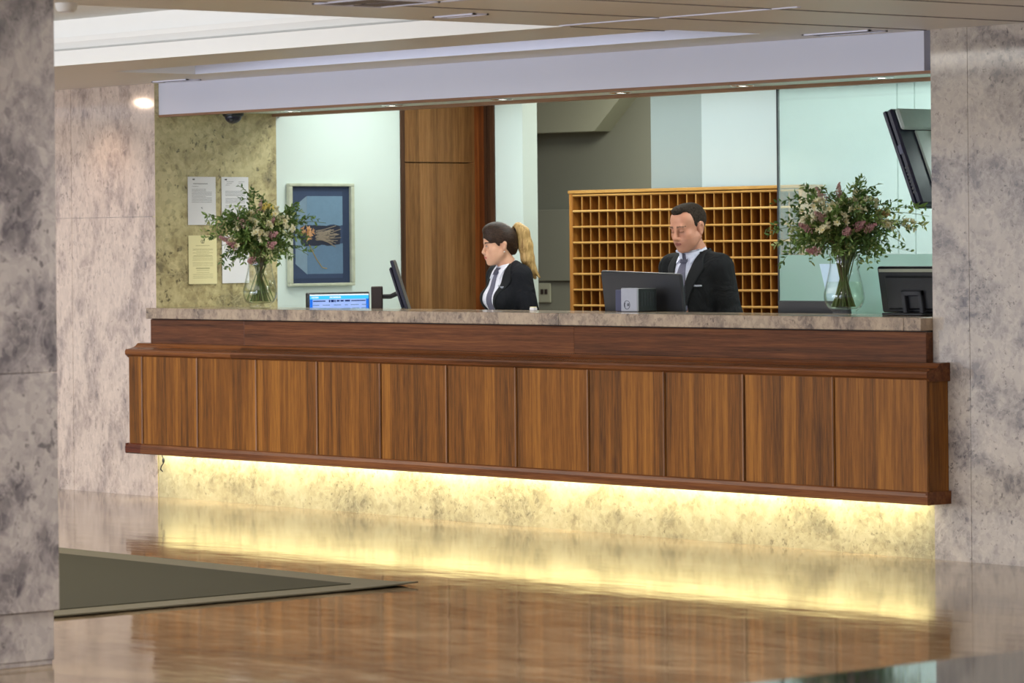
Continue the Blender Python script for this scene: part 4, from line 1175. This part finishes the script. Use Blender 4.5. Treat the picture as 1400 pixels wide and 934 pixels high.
def drape(bvh, left, right, off, thick=.003, nu=5, nv=24):
    """cloth strip between two polylines of (x,z), laid on the chest from the front"""
    def res(pl, n):
        P = np.array(pl, float); s_ = np.concatenate([[0], np.cumsum(np.linalg.norm(np.diff(P, axis=0), axis=1))]); s_ /= s_[-1]
        u = np.linspace(0, 1, n); return np.stack([np.interp(u, s_, P[:, 0]), np.interp(u, s_, P[:, 1])], 1)
    A = res(left, nv); B = res(right, nv); vs = []; last = None
    for i in range(nv):
        for jx in (nu//2, 0, nu):
            x, z = A[i]*(1-jx/nu)+B[i]*jx/nu
            h = bvh.ray_cast(Vector((x, -1, z)), Vector((0, 1, 0)))
            if h[0] is not None and last is None: last = h[0].y
    for i in range(nv):
        row = []
        for jx in range(nu+1):
            x, z = A[i]*(1-jx/nu)+B[i]*jx/nu
            h = bvh.ray_cast(Vector((x, -1, z)), Vector((0, 1, 0)))
            y = h[0].y if h[0] is not None and (last is None or abs(h[0].y-last) < .05) else last
            last = y; row.append((x, y-off, z))
        vs += row
    k = len(vs); vs += [(p[0], p[1]+thick+off*.8, p[2]) for p in vs]; fs = []
    w = nu+1
    for i in range(nv-1):
        for jx in range(nu):
            a = i*w+jx
            fs += [(a, a+w, a+w+1, a+1), (k+a, k+a+1, k+a+w+1, k+a+w)]
        a = i*w; fs.append((a, k+a, k+a+w, a+w)); a += nu; fs.append((a, a+w, k+a+w, k+a))
    for jx in range(nu):
        fs.append((jx, jx+1, k+jx+1, k+jx)); a = (nv-1)*w+jx; fs.append((a, k+a, k+a+1, a+1))
    m = MB(); m.add(vs, fs); return m

def collar(c_in, axis_pts, r0, r1, gap, top, drop, thick=.004, wing=.0, seg=40, tilt=.0):
    """folded collar round a neck; open at the front (-Y) by gap radians; tips hang by wing"""
    c0, c1 = Vector(axis_pts[0]), Vector(axis_pts[1]); vs = []; fs = []
    for i in range(seg+1):
        a = -PI/2+gap+(2*PI-2*gap)*i/seg; d = Vector((math.cos(a), math.sin(a), 0))
        f = max(0, -math.sin(a))**3
        tz = Vector((0, 0, tilt*math.sin(a))); pt_ = c1+d*r0+tz; pm = c1+d*(r0+thick*1.2)+Vector((0, 0, -.002))+tz; pb = c0+d*(r1+thick)+Vector((0, 0, -drop-wing*f)); pi_ = c0+d*(r1)+Vector((0, 0, -drop-wing*f))
        vs += [pt_, pm, pb, pi_]
    for i in range(seg):
        for q in range(4): a = 4*i+q; b = 4*i+(q+1) % 4; fs.append((a, b, b+4, a+4))
    fs.append((0, 3, 2, 1)); e = 4*seg; fs.append((e, e+1, e+2, e+3))
    m = MB(); m.add(vs, fs); return m

def legs(t, w, zc, mat_):
    S = SDF((-.26, -.22, .05), (.26, .2, zc+.08), .012)
    S.ell((0, .01, zc-.06), (w, .115, .12), .03)
    for s in (-1, 1): S.path([(s*w*.52, .01, zc-.1), (s*.10, .0, .5), (s*.10, .015, .09)], [.09, .064, .050], .02)
    sdf_obj('trousers', S, mat_, t)
    for s in (-1, 1):
        Q = SDF((s*.10-.08, -.22, -.005), (s*.10+.08, .12, .14), .008)
        Q.ell((s*.10, -.075, .038), (.046, .115, .038), .02); Q.ell((s*.10, .03, .045), (.040, .05, .045), .02); Q.cap((s*.10, .02, .06), (s*.10, .02, .11), .042, .040, .02)
        Q.D = np.maximum(Q.D, np.broadcast_to(-(Q.ax[2]-.0)[None, None, :], Q.D.shape))
        sdf_obj('shoe', Q, M['shoe'], t)

def eyes(t, F, k, down, lash):
    T, o = F
    w2 = lambda p: tuple(o+T@(np.array(p)*k))
    for s in (-1, 1):
        m = MB()
        if not down:
            m.ball(w2((s*.031, -.0830, .0005)), (.0080*k, .0080*k, .0050*k), 0, 12, 8)
            m.ball(w2((s*.031, -.0880, .0005)), .0042*k, 1, 10, 6)
        m.tube([w2((s*(.031-.0145), -.0868, -.003 if down else .003)), w2((s*(.031-.006), -.0905, -.0055 if down else .0065)), w2((s*.033, -.0905, -.0060 if down else .0072)), w2((s*(.031+.0105), -.0870, -.0035 if down else .005)), w2((s*(.031+.0165), -.0815, 0 if down else .001))],
               [.0008*k, .0014*k, .0016*k, .0014*k, .0008*k], 6, 2)
        obj('eye', m, [M['eyewhite'], M['iris'], lash], t, True)

def head_picker(F, k, lip, brow, stubble=None):
    T, o = F
    def pick(c):
        q = ((c-o)@T)/k; mi = np.zeros(len(c), int)
        if stubble is not None:
            mi[(q[:, 2] < -.045) & (q[:, 1] < .02) & (q[:, 2] > -.125) & ~((np.abs(q[:, 0]) < .012) & (q[:, 2] > -.05))] = stubble
        mi[(np.abs(q[:, 0]) < .0225) & (np.abs(q[:, 2]+.066) < .0095-.22*np.abs(q[:, 0])) & (q[:, 1] < -.085)] = lip
        xb = np.abs(q[:, 0])
        zb = .0215+.004*np.sin(np.clip((xb-.012)/.042, 0, 1)*PI)
        mi[(xb > .012) & (xb < .054) & (np.abs(q[:, 2]-zb) < .0045*(1.2-(xb-.012)/.06)) & (q[:, 1] < -.05)] = brow
        return mi
    return pick

# ---- the man: black suit, looking down at his monitor
man = empty('person', (3.345, 1.135, 0), (0, 0, R(4)), label='man in a black suit and grey tie, looking down behind the large monitor', cat='person')
HK = 1.03
HF = frame((.022, -.064, 1.535), R(-3), R(15))
S = SDF((-.33, -.50, .74), (.33, .20, 1.69), .0032)
build_head(S, HF, HK)
S.path([(0, .035, 1.33), (0, .012, 1.40), (0, -.030, 1.475)], [.068, .061, .058], .02)
S.ell((0, .012, 1.22), (.165, .09, .16), .03); S.cap((-.15, .015, 1.31), (.15, .015, 1.31), .05, None, .03)
S.cap((0, .012, 1.2), (0, .012, .86), .12, .12, .03)
for s in (-1, 1):
    S.path([(s*.172, .015, 1.30), (s*.210, .045, 1.06), (s*.155, -.235, .865)], [.046, .042, .030], .02)
    hand(S, (s*.155, -.25, .862), (-s*.12, -1, -.18), (0, 0, 1), -s if False else (1 if s > 0 else -1))
body, bv, bf = sdf_obj('body', S, [M['skin_m'], M['lip_m'], M['brow_m'], M['stub_m']], man, head_picker(HF, HK, 1, 2, 3))
eyes(man, HF, HK, True, M['brow_m'])
# hair: short, thinning at the temples
def clip_below(S, F, k, fns):
    """cuts a field by planes given in head coordinates: keep where a.q <= b"""
    T, o = F
    X = S.ax[0][:, None, None]-o[0]; Y = S.ax[1][None, :, None]-o[1]; Z = S.ax[2][None, None, :]-o[2]
    q = [(T[0, i]*X+T[1, i]*Y+T[2, i]*Z)/k for i in range(3)]
    for fn in fns: S.D = np.maximum(S.D, (fn(*q)*k).astype(np.float32))
S = SDF((-.12, -.22, 1.42), (.12, .11, 1.70), .003)
S.ell(np.array((0, .018, .038))*HK, np.array((.0785, .0985, .0850))*HK, .01, False, HF)
S.ell(np.array((0, -.03, .098))*HK, np.array((.050, .052, .026))*HK, .02, False, HF)
rng = np.random.default_rng(4)
def hairline_m(x, y, z):
    ax_ = np.abs(x)
    front = .074-.010*np.clip(1-ax_/.03, 0, 1)+.022*np.exp(-((ax_-.042)/.013)**2)+.003*np.sin(x*900)     # height of the hairline over the brow
    lim = np.where(y < -.035, front, np.where(y < .0, front-(y+.035)/.035*(front+.028), np.where(y < .028, .022, -.052)))
    side = np.where((y > -.022) & (y < .0), -.030, lim)
    return (side-z)*.7
clip_below(S, HF, HK, [hairline_m])
S.D = S.D + (.0012*np.sin(S.ax[0]*900)[:, None, None]*np.sin(S.ax[2]*700)[None, None, :]*np.sin(S.ax[1]*800)[None, :, None]).astype(np.float32)
sdf_obj('hair', S, M['hair_m'], man)
# jacket
S = SDF((-.36, -.30, .74), (.36, .20, 1.46), .0045)
S.ell((0, .012, 1.20), (.185, .122, .20), .03); S.cap((-.158, .018, 1.325), (.158, .018, 1.325), .066, None, .04)
for s in (-1, 1): S.cap((s*.06, .028, 1.372), (s*.165, .02, 1.335), .042, .05, .03)
S.ell((0, .01, 1.0), (.172, .118, .2), .04); S.ell((0, .012, .86), (.19, .128, .13), .04)
for s in (-1, 1): S.path([(s*.182, .018, 1.315), (s*.222, .05, 1.06), (s*.165, -.205, .885)], [.067, .057, .045], .03)
for s in (-1, 1):   # soft folds at elbow and armpit
    S.cap((s*.215, -.06, 1.16), (s*.30, -.01, 1.10), .006, None, .02, True); S.cap((s*.22, -.05, 1.09), (s*.30, .0, 1.05), .005, None, .02, True)
S.cap((0, .02, 1.30), (0, -.02, 1.50), .060, .066, .01, True)
jk, jv, jf = sdf_obj('jacket', S, M['suit'], man)
S = SDF((-.25, -.16, 1.0), (.25, .15, 1.46), .005)      # neck and chest alone, to lay the collar on
S.path([(0, .035, 1.33), (0, .012, 1.40), (0, -.010, 1.44)], [.068, .061, .060], .02); S.ell((0, .012, 1.22), (.165, .09, .16), .03); S.cap((-.15, .015, 1.31), (.15, .015, 1.31), .05, None, .03)
bb = bvh_of(S.mesh(), (jv, jf))
obj('shirt_front', drape(bb, [(-.062, 1.40), (-.055, 1.30), (-.004, 1.10)], [(.062, 1.40), (.055, 1.30), (.004, 1.10)], .004), M['shirt_b'], man, True)
tie_ = obj('tie', drape(bb, [(-.014, 1.352), (-.019, 1.335), (-.042, 1.22), (-.044, 1.09)], [(.014, 1.352), (.019, 1.335), (.042, 1.22), (.044, 1.09)], .010), M['tie'], man, True)
obj('tie_knot', drape(bb, [(-.029, 1.392), (-.018, 1.343)], [(.029, 1.392), (.018, 1.343)], .021, .012, 6, 8), M['tie_dark'], man, True)
for s in (-1, 1):
    a_, b_ = [(s*.068, 1.418), (s*.052, 1.342)], [(s*.014, 1.402), (s*.048, 1.340)]
    obj('collar_wing', drape(bb, *((b_, a_) if s > 0 else (a_, b_)), .014, .004, 5, 10), M['shirt_b'], man, True)
obj('shirt_collar', collar(None, ((0, .010, 1.375), (0, -.010, 1.418)), .0665, .079, .18, 0, .0, .004, .030, 40, .022), M['shirt_b'], man, True)
for s in (-1, 1):
    inner = [(s*.072, 1.412), (s*.058, 1.32), (s*.0, 1.075)]; outer = [(s*.098, 1.405), (s*.128, 1.315), (s*.112, 1.285), (s*.02, 1.06)]
    l_ = (inner, outer) if s > 0 else (outer, inner)
    obj('lapel', drape(bb, l_[0], l_[1], .010, .005, 6, 30), M['lapel'], man, True)
obj('jacket_collar', collar(None, ((0, .020, 1.385), (0, .008, 1.410)), .080, .098, 1.05, 0, .012, .006, .0, 40, .016), M['suit'], man, True)
m = MB(); h = bb.ray_cast(Vector((.105, -1, 1.222)), Vector((0, 1, 0)))[0]
m.box((.082, h.y-.010, 1.218), (.132, h.y+.006, 1.228), 0, .002); m.ball((.080, h.y-.006, 1.221), .006); obj('name_badge', m, M['silver'], man)
legs(man, .185, .93, M['trouser'])

# ---- the woman: dark jacket, blonde ponytail, in profile
wom = empty('person', (1.990, .985, 0), (0, 0, R(-8)), label='woman in a dark jacket with a blonde ponytail, turned towards her monitor', cat='person')
WK = .905
WF = frame((-.006, -.046, 1.450), R(-18), R(8))
S = SDF((-.29, -.46, .74), (.29, .20, 1.60), .0032)
build_head(S, WF, WK, True)
S.path([(0, .025, 1.27), (0, .006, 1.335), (-.006, -.030, 1.40)], [.056, .048, .047], .02)
S.ell((0, .012, 1.17), (.135, .08, .14), .03); S.cap((-.125, .012, 1.275), (.125, .012, 1.275), .040, None, .03)
S.cap((0, .01, 1.15), (0, .01, .84), .10, .11, .03)
for s in (-1, 1):
    S.path([(s*.135, .012, 1.26), (s*.180, .04, 1.03), (s*.13, -.215, .855)], [.038, .034, .024], .02)
    hand(S, (s*.125, -.23, .852), (-s*.12, -1, -.18), (0, 0, 1), 1 if s > 0 else -1, .9)
body, bv, bf = sdf_obj('body', S, [M['skin_w'], M['lip_w'], M['brow_w']], wom, head_picker(WF, WK, 1, 2))
eyes(wom, WF, WK, False, M['brow_w'])
S = SDF((-.14, -.20, 1.30), (.13, .16, 1.61), .003)
S.ell(np.array((0, .020, .036))*WK, np.array((.0815, .1015, .0870))*WK, .01, False, WF)
S.ell(np.array((0, -.012, .095))*WK, np.array((.060, .080, .050))*WK, .02, False, WF)
S.ell(np.array((0, -.042, .045))*WK, np.array((.0675, .0525, .0600))*WK, .01, False, WF)
S.ell(np.array((0, .075, -.02))*WK, np.array((.048, .042, .060))*WK, .02, False, WF)
def hairline_w(x, y, z):
    ax_ = np.abs(x)
    lim = np.where(y < -.018, np.maximum(.054-.25*np.clip(ax_-.02, 0, 1)-1.05*np.clip(y+.092, 0, .09), -.008), np.where(y < .030, .012-.1*np.clip(y+.02, 0, 1), -.075))
    lim = np.where((y > -.040) & (y < -.010), np.minimum(lim, -.006), lim)
    return (lim-z)*.7
clip_below(S, WF, WK, [hairline_w])
sdf_obj('hair', S, M['hair_w'], wom)
T_, o_ = WF
w2 = lambda p: o_+T_@(np.array(p)*WK)
S = SDF((-.15, -.06, 1.18), (.20, .30, 1.60), .0035)
tp = [w2((0, .112, .075)), w2((.0, .136, .082)), w2((.004, .158, .050)), w2((.008, .164, -.03)), w2((.010, .165, -.11)), w2((.008, .178, -.18)), w2((.006, .196, -.235))]
S.path(tp, [.017, .030, .038, .040, .036, .026, .010], .02)
for dx, dy in ((.016, .006), (-.016, .008), (.004, .018), (0, -.014)):
    S.path([p+np.array((dx, dy, 0))*f for p, f in zip(tp, (.3, .8, 1.1, 1.2, 1.1, 1.2, 1.6))], [.010, .017, .019, .019, .017, .011, .004], .008)
sdf_obj('ponytail', S, M['hair_b'], wom)
m = MB(); c_ = w2((0, .113, .074)); ax_ = w2((0, .13, .078))-w2((0, .10, .072)); ax_ /= np.linalg.norm(ax_); a_ = np.cross(ax_, (1, 0, 0)); a_ /= np.linalg.norm(a_); b_ = np.cross(ax_, a_)
m.tube([tuple(c_+(a_*math.cos(q)+b_*math.sin(q))*.019) for q in [2*PI*i/20 for i in range(21)]], .0075, 8); obj('hair_tie', m, M['suit_w'], wom, True)
m = MB(); e_ = w2((.0835, .006, -.044)); m.ball(tuple(e_), .0045, 0, 10, 6); obj('earring', m, M['chrome'], wom, True)
m = MB(); e_ = w2((-.0835, .006, -.044)); m.ball(tuple(e_), .0045, 0, 10, 6); obj('earring', m, M['chrome'], wom, True)
S = SDF((-.32, -.27, .74), (.32, .20, 1.40), .0045)
S.ell((0, .012, 1.17), (.150, .105, .17), .03); S.cap((-.120, .016, 1.280), (.120, .016, 1.280), .050, None, .04)
for s in (-1, 1): S.cap((s*.045, .026, 1.330), (s*.122, .018, 1.298), .034, .040, .03); S.ell((s*.062, -.062, 1.145), (.066, .062, .066), .03)
S.ell((0, .01, 1.0), (.132, .100, .18), .04); S.ell((0, .012, .86), (.175, .122, .13), .04)
for s in (-1, 1): S.path([(s*.142, .016, 1.27), (s*.190, .045, 1.03), (s*.140, -.185, .875)], [.053, .046, .037], .03)
for s in (-1, 1): S.cap((s*.18, -.05, 1.13), (s*.26, .0, 1.07), .005, None, .02, True)
S.cap((0, .018, 1.27), (0, -.015, 1.43), .048, .054, .01, True)
jk, jv, jf = sdf_obj('jacket', S, M['suit_w'], wom)
S = SDF((-.22, -.14, .98), (.22, .13, 1.38), .005)
S.path([(0, .025, 1.27), (0, .006, 1.335), (0, -.004, 1.37)], [.056, .048, .047], .02); S.ell((0, .012, 1.17), (.135, .08, .14), .03); S.cap((-.125, .012, 1.275), (.125, .012, 1.275), .040, None, .03)
bb = bvh_of(S.mesh(), (jv, jf))
obj('shirt_front', drape(bb, [(-.048, 1.335), (-.062, 1.24), (-.055, 1.13), (-.004, 1.02)], [(.048, 1.335), (.062, 1.24), (.055, 1.13), (.004, 1.02)], .004), M['shirt'], wom, True)
obj('tie', drape(bb, [(-.014, 1.305), (-.014, 1.285), (-.024, 1.18), (-.026, 1.06)], [(.014, 1.305), (.014, 1.285), (.024, 1.18), (.026, 1.06)], .010), M['tie'], wom, True)
obj('tie_knot', drape(bb, [(-.022, 1.322), (-.014, 1.283)], [(.022, 1.322), (.014, 1.283)], .019, .011, 6, 8), M['tie_dark'], wom, True)
for s in (-1, 1):
    a_, b_ = [(s*.056, 1.345), (s*.050, 1.262)], [(s*.012, 1.330), (s*.046, 1.260)]
    obj('collar_wing', drape(bb, *((b_, a_) if s > 0 else (a_, b_)), .013, .004, 5, 10), M['shirt'], wom, True)
obj('shirt_collar', collar(None, ((0, .008, 1.308), (0, -.012, 1.342)), .0535, .067, .22, 0, .0, .004, .028, 40, .034), M['shirt'], wom, True)
for s in (-1, 1):
    inner = [(s*.058, 1.345), (s*.066, 1.25), (s*.060, 1.14), (s*.0, 1.0)]; outer = [(s*.080, 1.340), (s*.122, 1.255), (s*.106, 1.225), (s*.02, .985)]
    l_ = (inner, outer) if s > 0 else (outer, inner)
    obj('lapel', drape(bb, l_[0], l_[1], .009, .005, 6, 30), M['lapel'], wom, True)
obj('jacket_collar', collar(None, ((0, .018, 1.316), (0, .004, 1.338)), .066, .082, 1.05, 0, .010, .006, .0, 40, .016), M['suit_w'], wom, True)
m = MB(); h = bb.ray_cast(Vector((.075, -1, 1.215)), Vector((0, 1, 0)))[0]
m.box((.058, h.y-.011, 1.208), (.092, h.y+.004, 1.219), 0, .002); m.ball((.052, h.y-.006, 1.222), .005); obj('name_badge', m, M['silver'], wom)
legs(wom, .165, .90, M['trouser'])


# ------------------------------------------------------------------ lights
def area(name, loc, rot, sx, sy, power, col, spread=None):
    l = bpy.data.lights.new(name, 'AREA'); l.shape = 'RECTANGLE'; l.size = sx; l.size_y = sy
    l.energy = power; l.color = col
    if spread: l.spread = R(spread)
    o = bpy.data.objects.new(name, l); COL.objects.link(o); o.location = loc; o.rotation_euler = rot
    return o
def spot(name, loc, rot, power, col, size=70, blend=.6, rad=.03):
    l = bpy.data.lights.new(name, 'SPOT'); l.energy = power; l.color = col; l.spot_size = R(size); l.spot_blend = blend; l.shadow_soft_size = rad
    o = bpy.data.objects.new(name, l); COL.objects.link(o); o.location = loc; o.rotation_euler = rot
    return o
# LED tape under the desk
area('desk_led_light', (3.05, -.045, .296), (0, 0, 0), 6.0, .03, 28, (1.0, .95, .68))
# cove lighting
area('cove_light', (0.2, -4.6, 2.45), (R(180), 0, 0), 10, 4.0, 520, (1, .98, .94))
# slot lighting
area('slot_light', (3.2, SY0+.08, 2.66), (R(60), 0, 0), 3.4, .05, 4.5, (.80, .86, 1.0))
# reception: fluorescents above, downlights over the counter
area('reception_light', (1.7, 1.45, 2.60), (0, 0, 0), 2.8, .6, 36, (.92, 1.0, .97))
area('reception_light', (5.6, 1.6, 2.60), (0, 0, 0), 2.4, .9, 78, (.95, 1.0, .985))
for x in lamp_x: spot('counter_downlight', (x, .60, 2.235), (0, 0, 0), 22, (1.0, .97, .86), 95, .7, .03)
area('corridor_light', (.4, 3.5, 2.85), (0, 0, 0), 1.2, .8, 88, (1.0, .97, .85))
# unseen upward fill lights added to brighten the ceiling
area('ceiling_fill_light', (6, -9.2, 1.9), (R(180), 0, 0), 10, .6, 130, (1, .97, .93))
area('ceiling_fill_light', (9, -3.4, 1.95), (R(180), 0, 0), 3, .4, 26, (1, .97, .93))
# unseen ceiling lamps added to light the lobby
for x in (7.5, 10.5, 13.5):
    for y in (-4, -8, -12): area('lobby_light', (x, y, 2.40), (0, 0, 0), .6, .6, 36, (1, .98, .95))
spot('wall_washer', (-.45, -.35, 2.38), (R(12), 0, 0), 8, (1.0, .70, .50), 100, .8, .05)
area('entrance_light', (-1.75, -1.15, 2.38), (R(30), 0, 0), .06, .045, 3.5, (1.0, .72, .52))

# daylight through the glazed lobby front, behind and beside the camera
area('lobby_window', (4, -17.5, 1.25), (R(90), 0, 0), 18, 2.2, 1650, (.78, .87, 1.0))
w = bpy.data.worlds.new('lobby_daylight'); SC.world = w; w.use_nodes = True
bg = w.node_tree.nodes['Background']; bg.inputs[0].default_value = (.84, .88, 1.0, 1); bg.inputs[1].default_value = .85

# ------------------------------------------------------------------ camera
cam = bpy.data.cameras.new('camera'); co = bpy.data.objects.new('camera', cam); COL.objects.link(co)
cam.sensor_width = 36; cam.sensor_fit = 'HORIZONTAL'; cam.lens = 36*4922/1400
cam.shift_y = -(467-334.6)/1400
th = math.atan(1.158)
co.location = (17.240, -12.1438, 1.45)
co.matrix_world = Matrix.Translation(co.location) @ (Matrix.Rotation(th, 4, 'Z') @ Matrix.Rotation(R(90), 4, 'X') @ Matrix.Rotation(ROLL if False else -.0095, 4, 'Z'))
cam.clip_end = 200
cam.dof.use_dof = True; cam.dof.focus_distance = 18.2; cam.dof.aperture_fstop = 5.0
SC.camera = co

vs_ = SC.view_settings
vs_.view_transform = 'Standard'; vs_.look = 'None'; vs_.exposure = 0.0; vs_.gamma = 1.0; vs_.use_curve_mapping = False
cy = SC.cycles
cy.use_denoising = True
try: cy.denoiser = 'OPENIMAGEDENOISE'
except Exception: pass
cy.max_bounces = 10; cy.transparent_max_bounces = 24; cy.caustics_reflective = False; cy.caustics_refractive = False
cy.sample_clamp_indirect = 6.0
